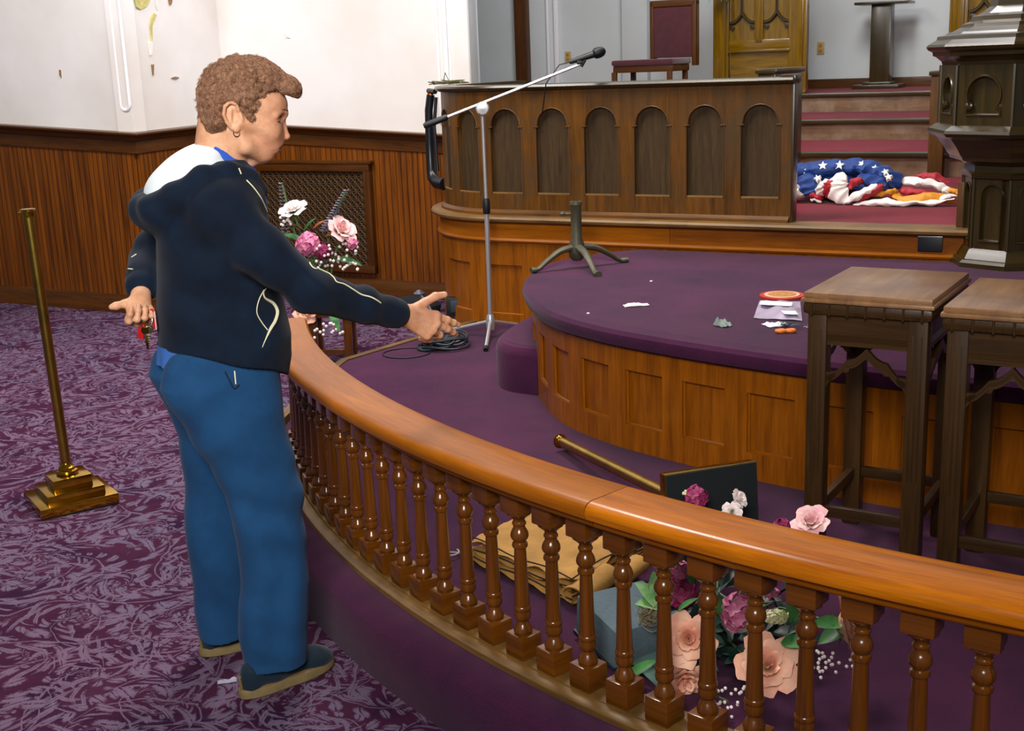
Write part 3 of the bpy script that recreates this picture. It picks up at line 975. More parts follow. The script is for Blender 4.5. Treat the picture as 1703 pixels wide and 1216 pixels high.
# ------------------------------------------------------------------ pulpit
PX, PY = 2.26, 5.42
pul = thing('pulpit', (PX, PY, PLAT), 'dark glossy carved octagonal wooden pulpit standing on the purple platform at the right', 'pulpit')
V0 = math.radians(241.9 - 180)
def octo(prof, name, mat, flute=False):
    mb = MB()
    vv = []; ff = []; uu = []
    for (r, z) in prof:
        for k in range(8):
            a = V0 + k * PI / 4
            vv.append((PX + r * math.cos(a), PY + r * math.sin(a), z))
    for i in range(len(prof) - 1):
        for k in range(8):
            k2 = (k + 1) % 8
            ff.append([i * 8 + k, i * 8 + k2, (i + 1) * 8 + k2, (i + 1) * 8 + k])
            u = k * .3
            uu.append([(u, i * .03), (u + .25, i * .03), (u + .25, i * .03 + .03), (u, i * .03 + .03)])
    ff.append(list(range(8))); uu.append([(0, 0)] * 8)
    ff.append([(len(prof) - 1) * 8 + k for k in range(8)]); uu.append([(0, 0)] * 8)
    mb.add(vv, ff, uu)
    return mb.build(name, mat, pul, angle=20)
octo([(.275, PLAT), (.275, .640), (.262, .652), (.250, .655), (.240, .675), (.232, .69), (.225, .70)], 'base', MAT['darkwood'])
octo([(.205, .69), (.205, 1.02)], 'shaft', MAT['darkwood'])
octo([(.215, 1.000), (.235, 1.01), (.238, 1.025), (.222, 1.035), (.22, 1.06), (.245, 1.075), (.285, 1.085), (.290, 1.10), (.30, 1.11), (.318, 1.14), (.338, 1.165), (.350, 1.18), (.375, 1.19), (.388, 1.205), (.384, 1.218), (.352, 1.238), (.335, 1.24)], 'collar_moulding', MAT['darkwood'])
octo([(.315, 1.23), (.315, 1.50)], 'body', MAT['darkwood'])
octo([(.325, 1.485), (.335, 1.488), (.340, 1.505), (.365, 1.525), (.378, 1.53), (.38, 1.545), (.400, 1.555), (.408, 1.568), (.40, 1.578), (.365, 1.598), (.362, 1.612), (.330, 1.618), (.315, 1.628), (.300, 1.630), (.265, 1.648), (.262, 1.66), (.225, 1.672), (.222, 1.69), (.19, 1.70), (.15, 1.73), (.145, 1.78), (.02, 1.84)], 'stepped_cover', MAT['darkwood'])
# panels on the faces: framed face plate with keyhole opening / lancet opening
def facepath(r):
    out = []
    for k in range(8):
        a0, a1 = V0 + k * PI / 4, V0 + (k + 1) * PI / 4
        out.append(((PX + r * math.cos(a0), PY + r * math.sin(a0)), (PX + r * math.cos(a1), PY + r * math.sin(a1))))
    return out
def keyhole(du):
    a = abs(du)
    return 0
for (r, z0, z1, kind) in ((.338, 1.238, 1.49, 'key'), (.221, .70, 1.005, 'lancet')):
    for (a, b) in facepath(r):
        # skip faces turned away from the room front entirely
        pa = Path([a, b])
        L = pa.L
        mb = MB()
        if kind == 'key':
            R = L * .30
            zc = z1 - .045 - R
            hw = L * .30
            def ztop(du, R=R, zc=zc):
                return zc + math.sqrt(max(0, R * R - du * du))
            zb = z0 + .045
            panel_run(mb, pa, z0, z1, 0, L, [(L / 2, hw, zb, ztop)], .020, base=0, ds=.03)
            # cusps pinching the keyhole, and its glossy bead
            for sg in (-1, 1):
                mb.lathe([(0, -.006), (.020, -.005), (.020, .003), (.012, .008), (0, .010)], Matrix.Translation(pa.pt(L / 2 + sg * (hw - .004), -.008, zc - R * .62)) @ Matrix.Rotation(math.atan2(b[1] - a[1], b[0] - a[0]), 4, 'Z') @ Matrix.Rotation(PI / 2, 4, 'X'), 12)
            pts = [pa.pt(L / 2 + R * math.cos(t), .001, zc + R * math.sin(t)) for t in np.linspace(-.6, PI + .6, 17)]
            mb.tube(pts, .005, n=6)
            mb.tube([pa.pt(L / 2 - hw, .001, zb), pa.pt(L / 2 + hw, .001, zb)], .005, n=6)
            for sg in (-1, 1): mb.tube([pa.pt(L / 2 + sg * hw, .001, zb), pa.pt(L / 2 + sg * hw, .001, zc - R * .75)], .005, n=6)
            mb.tube([pa.pt(0, 0, z0), pa.pt(0, 0, z1)], .010, n=8)
        else:
            hw = L * .28
            def ztop(du, hw=hw):
                return z1 - .075 + math.sqrt(max(0, hw * hw - du * du)) * 1.1
            panel_run(mb, pa, z0, z1, 0, L, [(L / 2, hw, z0 + .035, ztop)], .014, base=0, ds=.03)
            mb.tube([pa.pt(L / 2 + hw * math.cos(t), .001, z1 - .075 + 1.1 * hw * math.sin(t)) for t in np.linspace(0, PI, 11)], .004, n=6)
            for sg in (-1, 1): mb.tube([pa.pt(L / 2 + sg * hw, .001, z0 + .035), pa.pt(L / 2 + sg * hw, .001, z1 - .075)], .004, n=6)
            mb.tube([pa.pt(L / 2 - hw, .001, z0 + .035), pa.pt(L / 2 + hw, .001, z0 + .035)], .006, n=6)
            mb.tube([pa.pt(0, 0, z0), pa.pt(0, 0, z1)], .008, n=8)
        mb.build('arched_panel', MAT['darkwood'], pul)

# ------------------------------------------------------------------ far furniture in the choir
def throne(s0, w_, label):
    t = thing('throne_back', CH(s0 + .42, w_, 1.225), label, 'chair')
    Wd = .847
    mt = MAT['gold_oak']
    mb = MB()
    for a, b in ((0, .150), (.68, Wd)):
        chbox(mb, s0 + a, s0 + b, w_, w_ + .09, 1.225, 3.0, .02)
        chbox(mb, s0 + a + .03, s0 + b - .03, w_ - .015, w_ + .01, 1.3, 2.9, .012)
    mb.build('side_post', mt, t)
    mb = MB(); chbox(mb, s0 + .16, s0 + .69, w_ + .02, w_ + .05, 1.3, 1.60, .0); mb.build('lower_panel', mt, t)
    mb = MB(); chbox(mb, s0 + .15, s0 + .70, w_ + .0, w_ + .06, 1.60, 1.70, .01); chbox(mb, s0 + .15, s0 + .70, w_ - .02, w_ + .05, 1.592, 1.612, .004)
    chbox(mb, s0 + .38, s0 + .46, w_ + .0, w_ + .06, 1.66, 2.8, .01); mb.build('rail', mt, t)
    mb = MB(); chbox(mb, s0 + .15, s0 + .70, w_ + .04, w_ + .06, 1.66, 2.9, 0); mb.build('back_panel', mt, t)
    mb = MB()
    for c_ in (.265, .575):
        for k in (-1, 1):
            pts = [CH(s0 + c_ + k * .11 * (1 - u), w_ + .02, 1.845 + .085 * u ** 2.2) for u in np.linspace(0, 1, 9)]
            mb.tube(pts, .014, n=6)
            mb.lathe([(0, -.012), (.022, -.01), (.022, .01), (0, .012)], Matrix.Translation(CH(s0 + c_ + k * .09, w_ + .03, 1.81)) @ Matrix.Rotation(math.radians(-28.5), 4, 'Z') @ Matrix.Rotation(PI / 2, 4, 'X'), 10)
        mb.tube([CH(s0 + c_, w_ + .02, 1.93), CH(s0 + c_, w_ + .02, 2.4)], .012, n=6)
    mb.build('tracery', MAT['darkwood'], t)
throne(-1.763, 5.0, 'tall golden varnished wooden throne back with carved tracery, left of the outlet')
throne(.245, 5.0, 'tall golden varnished throne back partly hidden behind the pulpit cover')

ch = thing('upholstered_chair', CH(-2.06, 4.3, 1.07), 'wooden chair with dark red upholstered back and seat behind the choir parapet', 'chair')
red = simple('dark_red_velvet', lin('#45101c'), .85, var=.25, scale=18, sheen=.3)
mb = MB(); chbox(mb, -2.34, -1.78, 4.05, 4.5, 1.515, 1.565, .022); mb.build('seat', red, ch)
mb = MB(); chbox(mb, -2.33, -1.79, 4.07, 4.48, 1.46, 1.515, .008); mb.build('seat_frame', MAT['captrim'], ch)
mb = MB(); chbox(mb, -2.105, -1.75, 4.44, 4.50, 1.57, 2.00, .015); mb.build('backrest', red, ch)
mb = MB(); chbox(mb, -2.135, -2.10, 4.43, 4.52, 1.50, 2.04, .008); chbox(mb, -1.755, -1.715, 4.43, 4.52, 1.50, 2.04, .008); chbox(mb, -2.135, -1.715, 4.43, 4.52, 1.995, 2.05, .01); mb.build('back_frame', MAT['captrim'], ch)
for a, b in ((-2.32, 4.08), (-1.82, 4.08), (-2.30, 4.45), (-1.82, 4.45)):
    mb = MB(); chbox(mb, a - .02, a + .02, b - .02, b + .02, 1.07, 1.465, .004); mb.build('leg', MAT['captrim'], ch)

pd = thing('lectern_stand', CH(-.52, 6.1, 1.225), 'dark square pedestal stand with a flat top on the top choir tier', 'stand')
dk = MAT['darkwood']
mb = MB(); chbox(mb, -.74, -.32, 5.95, 6.3, 1.225, 1.262, .008); chbox(mb, -.66, -.40, 6.0, 6.25, 1.262, 1.285, .01); mb.build('base', dk, pd)
mb = MB(); chbox(mb, -.60, -.42, 6.03, 6.18, 1.28, 1.98, .008); mb.build('column', dk, pd)
mb = MB(); chbox(mb, -.74, -.26, 5.95, 6.3, 1.975, 2.0, .008); mb.build('top', dk, pd)

# hanging fern tip by the throne
lf_green = simple('bright_leaf', lin('#4e8a2e'), .5, var=.3, scale=40)
fern = thing('potted_fern', CH(-1.62, 4.85, 2.55), 'bright green fern fronds hanging at the top edge, between red chair and golden throne', 'plant')
mb = MB()
def leaf(mb, base, direction, L, W, up=(0, 0, 1), curl=.2, mi=0, n=6):
    """a leaf blade with a folded midrib"""
    d = Vector(direction).normalized(); u = Vector(up); u = (u - d * u.dot(d))
    if u.length < 1e-4: u = Vector((1, 0, 0)) - d * d.x
    u.normalize(); s_ = d.cross(u)
    vv = []; ff = []
    for i in range(n + 1):
        t = i / n
        c = Vector(base) + d * (L * t) + u * (-curl * L * t * t)
        w_ = W * math.sin(PI * min(1, t ** .8 * .97 + .02)) ** .9 / 2
        vv += [c - s_ * w_ + u * (w_ * .35), c, c + s_ * w_ + u * (w_ * .35)]
    for i in range(n):
        a = i * 3
        ff += [[a, a + 1, a + 4, a + 3], [a + 1, a + 2, a + 5, a + 4]]
    mb.add(vv, ff, None, mi)
for k in range(26):
    a = random.uniform(0, 2 * PI)
    b_ = Vector(CH(-1.62 + random.uniform(-.06, .06), 4.85 + random.uniform(-.06, .06), 2.16))
    leaf(mb, b_, (math.cos(a) * .5, math.sin(a) * .5, -.7), random.uniform(.10, .16), .028)
mb.build('fronds', lf_green, fern)
mb = MB(); mb.tube([CH(-1.62, 4.85, 2.12), CH(-1.60, 4.86, 2.35), CH(-1.62, 4.85, 2.6)], .012); mb.build('stem', lf_green, fern)
mb = MB(); mb.lathe([(.07, 0), (.10, .2), (.11, .26), (.09, .26), (.085, .22)], Matrix.Translation(CH(-1.62, 4.85, 2.5)), 16); mb.tube([CH(-1.62, 4.85, 2.75), CH(-1.62, 4.85, 6.5)], .004); mb.build('pot', MAT['iron'], fern)

# ------------------------------------------------------------------ black pipe and cable clutter at the parapet's left end
pipe = thing('black_drainpipe', CH(-2.28, .95, .80), 'fat black bent pipe hanging at the left end of the choir parapet', 'pipe')
blk = simple('black_rubber', lin('#10141a'), .32)
mb = MB()
mb.tube([CH(-2.235, .95, 1.395), CH(-2.255, .95, 1.30), CH(-2.262, .95, 1.1), CH(-2.262, .95, .93), CH(-2.245, .94, .875), CH(-2.20, .92, .845), CH(-2.12, .88, .84)], [.026, .026, .026, .028, .036, .040, .040], n=14)
mb.build('tube', blk, pipe)
mb = MB(); mb.tube([CH(-2.165, .9, 1.38), CH(-2.19, .9, 1.2), CH(-2.18, .9, .92)], .011); mb.tube([CH(-2.25, .95, 1.42), CH(-2.17, .9, 1.415)], .016)
mb.build('side_cable', blk, pipe)
mb = MB(); mb.lathe([(.018, 0), (.02, .03), (.012, .045)], Matrix.Translation(CH(-2.235, .95, 1.385)), 10); mb.build('copper_end', simple('copper', lin('#a5603a'), .35, .9), pipe)
wire = thing('wire_tangle', CH(-1.98, .75, 1.46), 'small tangle of thin wires and twigs lying on the left end of the parapet cap', 'wire')
mb = MB()
for k in range(9):
    p = [CH(-1.93 + random.uniform(-.10, .14), .62 + random.uniform(-.08, .08), 1.463 + random.uniform(0, .025)) for _ in range(4)]
    mb.tube(p, .0035, n=5)
mb.tube([CH(-1.99, .7, 1.46), CH(-1.97, .7, 1.53), CH(-1.93, .68, 1.47)], .003, n=5)
mb.build('wires', simple('olive_wire', lin('#5c5a38'), .6), wire)

# ------------------------------------------------------------------ microphone stand
MX, MY = -.105, 6.297
ms = thing('microphone_stand', (MX, MY, DAIS), 'chrome boom microphone stand with tripod feet on the purple dais', 'microphone stand')
top = Vector((-.100, MY, 1.353))
mb = MB(); mb.tube([(MX, MY, .22), (MX + .004, MY, .86)], .0125, n=12); mb.build('lower_tube', MAT['chrome'], ms)
mb = MB(); mb.tube([(MX + .004, MY, .84), (-.102, MY, 1.33)], .009, n=12); mb.build('upper_tube', MAT['chrome'], ms)
mb = MB(); mb.lathe([(.016, .82), (.019, .825), (.019, .885), (.014, .9)], Matrix.Translation((MX + .004, MY, 0)), 14)
mb.build('clutch', MAT['black'], ms)
wh = simple('silver_knob', lin('#cfd2d6'), .25, .6)
RX = Matrix.Translation((top.x, top.y - .03, top.z)) @ Matrix.Rotation(PI / 2, 4, 'X')
mb = MB(); mb.lathe([(0, -.02), (.032, -.018), (.034, -.01), (.034, .012), (.028, .02), (0, .022)], RX, 22); mb.build('boom_joint', wh, ms)
e0, e1 = Vector((-.401, MY - .01, 1.275)), Vector((.40, MY - .01, 1.552))
bd = (e1 - e0).normalized()
mb = MB(); mb.tube([e0 + bd * .10, e1], .0075, n=10); mb.build('boom_arm', MAT['chrome'], ms)
mb = MB(); mb.tube([e0, e0 + bd * .01, e0 + bd * .12, e0 + bd * .13], [.012, .016, .016, .011], n=12); mb.build('counterweight', MAT['black'], ms)
ft = Vector((MX, MY, .235))
for (fx, fy) in ((-.129, 5.99), (-.34, 6.46), (.08, 6.52)):
    e = Vector((fx, fy, DAIS + .012)); st = Vector((MX, MY, .255))
    mb = MB(); mb.tube([st, st + (e - st) * .3 + Vector((0, 0, .0)), e], .0095, n=8); l_ = mb.build('leg', MAT['chrome'], ms)
    mb = MB(); mb.tube([e - (e - st).normalized() * .02, e + (e - st).normalized() * .012], .0125, n=8); mb.build('rubber_foot', MAT['black'], l_)
mb = MB(); mb.lathe([(.012, .20), (.022, .21), (.024, .27), (.016, .29)], Matrix.Translation((MX, MY, 0)), 14); mb.build('leg_hub', MAT['chrome'], ms)
mic = thing('microphone', e1, 'black hand microphone clipped to the raised end of the boom', 'microphone')
md = bd.copy()
c0 = e1 - md * .06 + Vector((0, 0, .030)); c1 = Vector((.475, MY - .01, 1.600))
mdd = (c1 - c0).normalized()
mb = MB(); mb.tube([c0, c0 + mdd * .01, c0 + mdd * .13], [.010, .012, .018], n=14); mb.build('handle', MAT['black'], mic)
mb = MB()
Q = mdd.to_track_quat('Z', 'Y').to_matrix().to_4x4(); Q.translation = c0 + mdd * .125
mb.lathe([(.018, 0), (.026, .008), (.028, .02), (.0275, .035), (.022, .052), (.012, .062), (0, .065)], Q, 18)
mb.build('grille_ball', simple('black_mesh_grille', lin('#171c20'), .45, .5, bmp=.002, scale=300), mic)
mb = MB(); mb.box((0, 0, 0), (.03, .03, .02), Matrix.Translation(e1 + Vector((-.005, 0, .008))), .006); mb.tube([e1 + Vector((.0, 0, -.012)), e1 + Vector((.02, 0, .02))], .010); mb.build('clip', MAT['black'], mic)
mb = MB(); mb.tube([c0, c0 + Vector((-.05, 0, -.01)), c0 + Vector((-.12, .0, -.10)), c0 + Vector((-.14, .1, -.25))], .003, n=6); mb.build('cable', MAT['black'], mic)

# cables piled on the dais
cab = thing('cable_pile', (-.37, 6.12, DAIS), 'pile of coiled black microphone cable on the dais beside the stand', 'cable')
mb = MB()
for k in range(13):
    rr = random.uniform(.05, .12); cx, cy = -.36 + random.uniform(-.06, .06), 6.13 + random.uniform(-.06, .06); zz = DAIS + .008 + k * .0045
    ph = random.uniform(0, 6)
    mb.tube([(cx + rr * math.cos(a) * 1.15, cy + rr * math.sin(a), zz + .006 * math.sin(3 * a + ph)) for a in np.linspace(ph, ph + 2 * PI, 26)], .006, n=6)
mb.build('coils', simple('blue_black_cable', lin('#17232c'), .45), cab)
mb = MB()
mb.tube([(-.53 + .12 * math.cos(a) , 6.0 + .11 * math.sin(a), DAIS + .004) for a in np.linspace(1.2, 6.5, 30)] + [(-.30, 6.05, DAIS + .004)], .0035, n=6)
mb.build('loose_loop', simple('black_cable', lin('#1c1424'), .6), cab)
def small_box(name, loc, size, rz, mat, label, cat, bev=.006):
    t = None
    mb = MB(); mb.box((0, 0, size[2] / 2), size, Matrix.Rotation(rz, 4, 'Z'), bev)
    o = mb.build(name, mat); o.location = loc
    tag(o, label, cat); return o

# ------------------------------------------------------------------ cast-iron three-legged base
ib = Vector((.325, 5.70, PLAT))
ir_ = thing('iron_stand_base', ib, 'old painted cast-iron stand base with three curved legs on the purple platform', 'stand')
mb = MB(); mb.lathe([(.020, .035), (.034, .05), (.040, .085), (.034, .12), (.026, .14), (.025, .29), (.030, .298), (.028, .312), (.018, .312), (.018, .29)], Matrix.Translation(ib), 20, cap=False)
mb.tube([ib + Vector((-.055, 0, .255)), ib + Vector((-.02, 0, .255))], .006)
mb.build('column', MAT['iron'], ir_)
mb = MB(); mb.lathe([(.012, -.0), (.014, .012), (.008, .02)], Matrix.Translation(ib + Vector((-.062, 0, .246))), 8); mb.build('thumb_screw', MAT['iron'], ir_)
for (fx, fy) in ((.115, 5.60), (.40, 5.44), (.56, 5.80)):
    e = Vector((fx, fy, PLAT + .012)); dxy = (e - ib); dxy.z = 0; L = dxy.length; dn = dxy.normalized()
    pts = [ib + Vector((0, 0, .10)), ib + dn * .03 + Vector((0, 0, .098)), ib + dn * L * .40 + Vector((0, 0, .085)), ib + dn * L * .68 + Vector((0, 0, .048)), ib + dn * L * .88 + Vector((0, 0, .016)), ib + dn * L * 1.05 + Vector((0, 0, .012))]
    mb = MB(); mb.tube([Vector(p) for p in catmull([tuple(p) for p in pts], 5)], [.026 - .012 * min(1, i / 18) + (.004 if i > 21 else 0) for i in range(26)], n=10, flat=.75); mb.build('leg', MAT['iron'], ir_)

# ------------------------------------------------------------------ brass flag stands
def brass_stand(loc, label, M=None, h=1.12, parts=True):
    t = thing('flag_pole_stand', loc, label, 'stand')
    if M is not None: t.rotation_euler = M.to_euler()
    def part(mb, nm, mt):
        o = mb.build(nm, mt); o.parent = t; return o
    ra = Matrix.Rotation(math.radians(33), 4, 'Z')
    mb = MB()
    w0 = .285
    mb.box((0, 0, .0225), (w0, w0, .035), ra, .003)
    mb.box((0, 0, .055), (w0 * .74, w0 * .74, .034), ra, .003)
    mb.box((0, 0, .093), (w0 * .50, w0 * .50, .046), ra, .003)
    part(mb, 'stepped_base', MAT['brass'])
    mb = MB(); mb.box((0, 0, .002), (w0 - .004, w0 - .004, .006), ra, .001); part(mb, 'felt_underside', simple('black_felt', lin('#0d1418'), .95))
    mb = MB(); mb.lathe([(.040, .116), (.042, .122), (.038, .130), (.030, .133), (.030, .143), (.022, .150), (.018, .16)], None, 24); part(mb, 'collar', MAT['brass'])
    mb = MB(); mb.lathe([(.0185, .14), (.0190, .3), (.0190, h - .03), (.0190, h - .02)], None, 22); part(mb, 'pole', MAT['brass_dull'])
    mb = MB(); mb.lathe([(.020, h - .03), (.023, h - .026), (.023, h - .008), (.027, h - .004), (.025, h), (.010, h)], None, 20); part(mb, 'pole_rim', MAT['brass'])
    mb = MB(); mb.lathe([(.006, 0), (.007, .015), (.003, .02)], Matrix.Translation((-.018, 0, h - .016)) @ Matrix.Rotation(-PI / 2, 4, 'Y'), 8); part(mb, 'set_screw', MAT['brass'])
    return t
s1 = brass_stand((-1.700, 4.42, 0), 'upright polished brass pole on a stepped square base, standing left of the woman')
s1.rotation_euler = (0, math.radians(-1.2), 0)
# fallen twin: the axis runs from the base to the pole tip
tipp = Vector((.154, 4.35, DAIS + .022)); axis_dir = (tipp - Vector((.545, 3.20, .30))).normalized()
zq = axis_dir.to_track_quat('Z', 'Y')
# roll so that one edge of the square base rests on the dais
best = None
for k in range(0, 90, 1):
    q_ = zq @ Matrix.Rotation(math.radians(k), 4, 'Z').to_quaternion()
    low = []
    for a in range(4):
        c_ = math.radians(33 + 45 + 90 * a)
        low.append((q_ @ Vector((.2015 * math.cos(c_), .2015 * math.sin(c_), 0))).z)
    low.sort()
    sc = abs(low[0] - low[1])
    if best is None or sc < best[0]: best = (sc, q_, low[0])
q_ = best[1]
bc = Vector((.548, 3.205, DAIS - best[2] + .004))
s2 = brass_stand(bc, 'toppled brass pole stand lying on the dais with its square black underside showing', None, 1.19)
s2.rotation_euler = q_.to_euler()
# ------------------------------------------------------------------ flowers
def fmat(name, a, b, rough=.6, scale=30, sss=0):
    m, nt, bs = newmat(name)
    tc = nt.nodes.new('ShaderNodeTexCoord')
    f = noise(nt, tc.outputs['Object'], scale, 3, .5)
    nt.links.new(ramp(nt, f, [(.35, a), (.65, b)]), bs.inputs['Base Color'])
    bs.inputs['Roughness'].default_value = rough
    return m
peach = fmat('peach_silk_petal', lin('#e8a48c'), lin('#f4c3a6'))
blush = fmat('blush_silk_petal', lin('#eab0b8'), lin('#f6d2cc'))
whitep = fmat('white_silk_petal', lin('#f0dcdc'), lin('#fbf6f0'))
pinkp = fmat('pink_silk_petal', lin('#c85f8e'), lin('#ea94b8'))
magp = fmat('magenta_silk_petal', lin('#7c1c48'), lin('#b03470'))
creamp = fmat('cream_bud', lin('#d8dfa2'), lin('#f2f0c6'))
greenl = fmat('green_silk_leaf', lin('#1c5426'), lin('#3d8a3c'), .45)
darkl = fmat('dark_green_leaf', lin('#0d2420'), lin('#173a2c'), .5)
palel = fmat('pale_leaf', lin('#5a9a52'), lin('#93c883'), .5)
eucl = fmat('dusty_eucalyptus', lin('#5c5a6e'), lin('#8a87a0'), .7)
orangel = fmat('autumn_leaf', lin('#7a3c10'), lin('#b06a1c'), .6)
mossm = fmat('dry_moss', lin('#7a6c4a'), lin('#a9997a'), .9)
stemm = fmat('stem_green', lin('#3c5c34'), lin('#5d7a48'), .6)

def frame_from(axis):
    return Vector(axis).normalized().to_track_quat('Z', 'Y').to_matrix().to_4x4()
def petal(mb, M, phi, R, H, wid, open_, curl, mi=0, nu=8, nv=8):
    vv = []; ff = []
    for j in range(nv + 1):
        v = j / nv
        for i in range(nu + 1):
            u = -1 + 2 * i / nu
            wv = wid * max(.12, 1 - ((v - .5) / .58) ** 2) ** .5
            a = phi + u * wv
            rr = R * (.12 + (.88) * (v ** .8) * open_) * (1 + .03 * math.sin(5 * u + phi * 5) * v)
            zz = H * (v ** 1.1) * (1 - .12 * u * u)
            if v > .6:
                k = (v - .6) / .4
                rr += R * curl * k * k
                zz -= H * curl * .55 * k * k * (1 + .3 * u * u)
            vv.append(M @ Vector((rr * math.cos(a), rr * math.sin(a), zz)))
    for j in range(nv):
        for i in range(nu):
            a = j * (nu + 1) + i
            ff.append([a, a + 1, a + nu + 2, a + nu + 1])
    mb.add(vv, ff, None, mi)
def rose(name, parent, c, axis, R, mat, rs=0, label=None, full=1.0):
    random.seed(100 + rs)
    M = frame_from(axis); M.translation = Vector(c) - Vector(axis).normalized() * R * .5
    mb = MB()
    layers = [(3, .20, .95, 1.15, .30, .02), (4, .40, 1.05, 1.0, .55, .06), (5, .62, 1.02, .85, .80, .14), (5, .82, .88, .82, .98, .26), (5, 1.02, .66, .80, 1.05, .34)]
    ph = random.uniform(0, 6)
    for (n, rr, hh, wd, op, cu) in layers:
        ph += .7
        for k in range(n):
            petal(mb, M, ph + 2 * PI * k / n + random.uniform(-.15, .15), R * rr * full, R * hh * 1.05 + random.uniform(-.06, .06) * R, wd, op, cu + random.uniform(-.05, .08))
    o = mb.build(name, mat, parent, angle=60)
    if label: o['label'] = label
    mb = MB()
    for k in range(5):
        a = 2 * PI * k / 5
        leaf(mb, M @ Vector((0, 0, -.02 * R)), M.to_3x3() @ Vector((math.cos(a), math.sin(a), .25)), R * .8, R * .3, M.to_3x3() @ Vector((0, 0, 1)), .3)
    mb.tube([M @ Vector((0, 0, R * .1)), M @ Vector((0, 0, -R * .5))], R * .13, n=7)
    mb.build('calyx', greenl, o)
    return o
def florets(name, parent, c, rad, n, size, mat, seed=0, squash=(1, 1, 1), four=4):
    random.seed(seed + 400)
    mb = MB()
    for k in range(n):
        z = 1 - 2 * (k + .5) / n; a = k * 2.399963
        r = math.sqrt(1 - z * z)
        d = Vector((r * math.cos(a), r * math.sin(a), z))
        p = Vector(c) + Vector((d.x * rad * squash[0], d.y * rad * squash[1], d.z * rad * squash[2])) * random.uniform(.8, 1.05)
        M = frame_from(d + Vector((random.uniform(-.3, .3),) * 3))
        M.translation = p
        for q in range(four):
            t = 2 * PI * q / four + random.uniform(-.2, .2)
            e = M.to_3x3() @ Vector((math.cos(t), math.sin(t), .35))
            leaf(mb, p, e, size, size * .85, M.to_3x3() @ Vector((0, 0, 1)), .25, n=3)
    return mb.build(name, mat, parent, angle=60)
def buds(name, parent, pts, r, mat):
    mb = MB()
    for p in pts:
        mb.lathe([(0, -r), (r * .7, -r * .7), (r, 0), (r * .7, r * .7), (0, r)], Matrix.Translation(Vector(p)), 7, cap=False)
    o = mb.build(name, mat, parent, angle=60)
    o['kind'] = 'stuff'
    return o
def leafspray(name, parent, specs, mat):
    for (b, d, L, W, c) in specs:
        mb = MB(); leaf(mb, b, d, L, W, (0, -.3, 1), c)
        mb.build(name, mat, parent, angle=60)
def stems(name, parent, segs, r, mat=None):
    for s_ in segs:
        mb = MB(); mb.tube(s_, r, n=6)
        mb.build(name, mat or stemm, parent)

fa = thing('flower_arrangement', (.46, 2.68, DAIS), 'toppled silk flower arrangement with peach roses lying on the dais behind the rail', 'flowers')
C0 = Vector((.47, 2.72, .22))
# grey foam block base
mb = MB()
Mb = Matrix.Translation((.262, 2.745, .225)) @ Matrix.Rotation(math.radians(25), 4, 'Z') @ Matrix.Rotation(math.radians(6), 4, 'X')
mb.box((0, 0, 0), (.19, .19, .10), Mb, .006)
o = mb.build('foam_block', simple('blue_grey_foam', lin('#5a6e78'), .9, var=.12, scale=90, bmp=.001), fa)
mb = MB(); mb.box((0, 0, -.052), (.20, .20, .012), Mb, .003); mb.build('tray', simple('dark_tray', lin('#141c24'), .5), fa)
random.seed(5)
mb = MB()
for k in range(26):
    c_ = Vector((.300, 2.655, .285)); rr = random.uniform(.012, .026)
    M_ = frame_from((random.uniform(-1, 1), random.uniform(-1, 1), random.uniform(-1, 1))); M_.translation = c_ + Vector((random.uniform(-.012, .012), random.uniform(-.01, .01), random.uniform(-.022, .022)))
    mb.tube([M_ @ Vector((rr * math.cos(a), rr * math.sin(a), 0)) for a in np.linspace(0, 5, 14)], .0012, n=4)
mb.build('moss_ball', mossm, fa)
# dark foliage mass
specs = []
for k in range(95):
    a = random.uniform(0, 2 * PI); e = random.uniform(-.1, 1.1)
    b_ = C0 + Vector((random.uniform(-.10, .20), random.uniform(-.14, .12), random.uniform(-.05, .07)))
    specs.append((b_, (math.cos(a) * math.cos(e), math.sin(a) * math.cos(e), math.sin(e)), random.uniform(.05, .11), random.uniform(.022, .04), random.uniform(.1, .5)))
leafspray('dark_leaf', fa, specs, darkl)
stems('stem', fa, [[C0, (.376, 2.68, .33)], [C0, (.366, 2.50, .27)], [C0, (.53, 2.45, .23)], [C0, (.60, 2.6, .32), (.70, 2.49, .33)], [C0, (.62, 2.85, .34), (.745, 2.94, .37)], [C0, (.52, 2.95, .34), (.58, 3.09, .38)], [C0, (.48, 2.95, .33), (.482, 3.11, .38)], [C0, (.46, 2.6, .36), (.50, 2.53, .35)], [C0, (.57, 2.56, .35)], [C0, (.40, 2.45, .2), (.438, 2.38, .21)]], .003)
rose('rose', fa, (.372, 2.50, .300), (-.1, -.85, .45), .045, peach, 1, 'open peach rose facing the rail')
rose('rose', fa, (.533, 2.43, .268), (-.15, -.7, .75), .052, peach, 2)
rose('rose', fa, (.722, 2.48, .325), (.95, -.25, .3), .050, peach, 3)
rose('rose', fa, (.363, 2.49, .205), (.1, -.9, -.25), .036, peach, 4)
rose('rose', fa, (.755, 2.955, .392), (-.35, -.5, .9), .036, blush, 5, 'small blush rose showing above the handrail')
rose('rose', fa, (.60, 3.10, .405), (.6, -.5, .5), .020, whitep, 6)
rose('rose', fa, (.575, 3.08, .375), (-.3, -.8, .3), .020, whitep, 7)
florets('carnation', fa, (.484, 3.12, .405), .026, 34, .017, magp, 1)
buds('small_buds', fa, [(.455 + random.uniform(-.006, .006), 3.12, .42 + random.uniform(-.006, .008)) for _ in range(6)], .004, creamp)
florets('carnation', fa, (.378, 2.67, .335), .036, 40, .020, magp, 2)
florets('carnation', fa, (.715, 3.10, .32), .020, 20, .014, magp, 3)
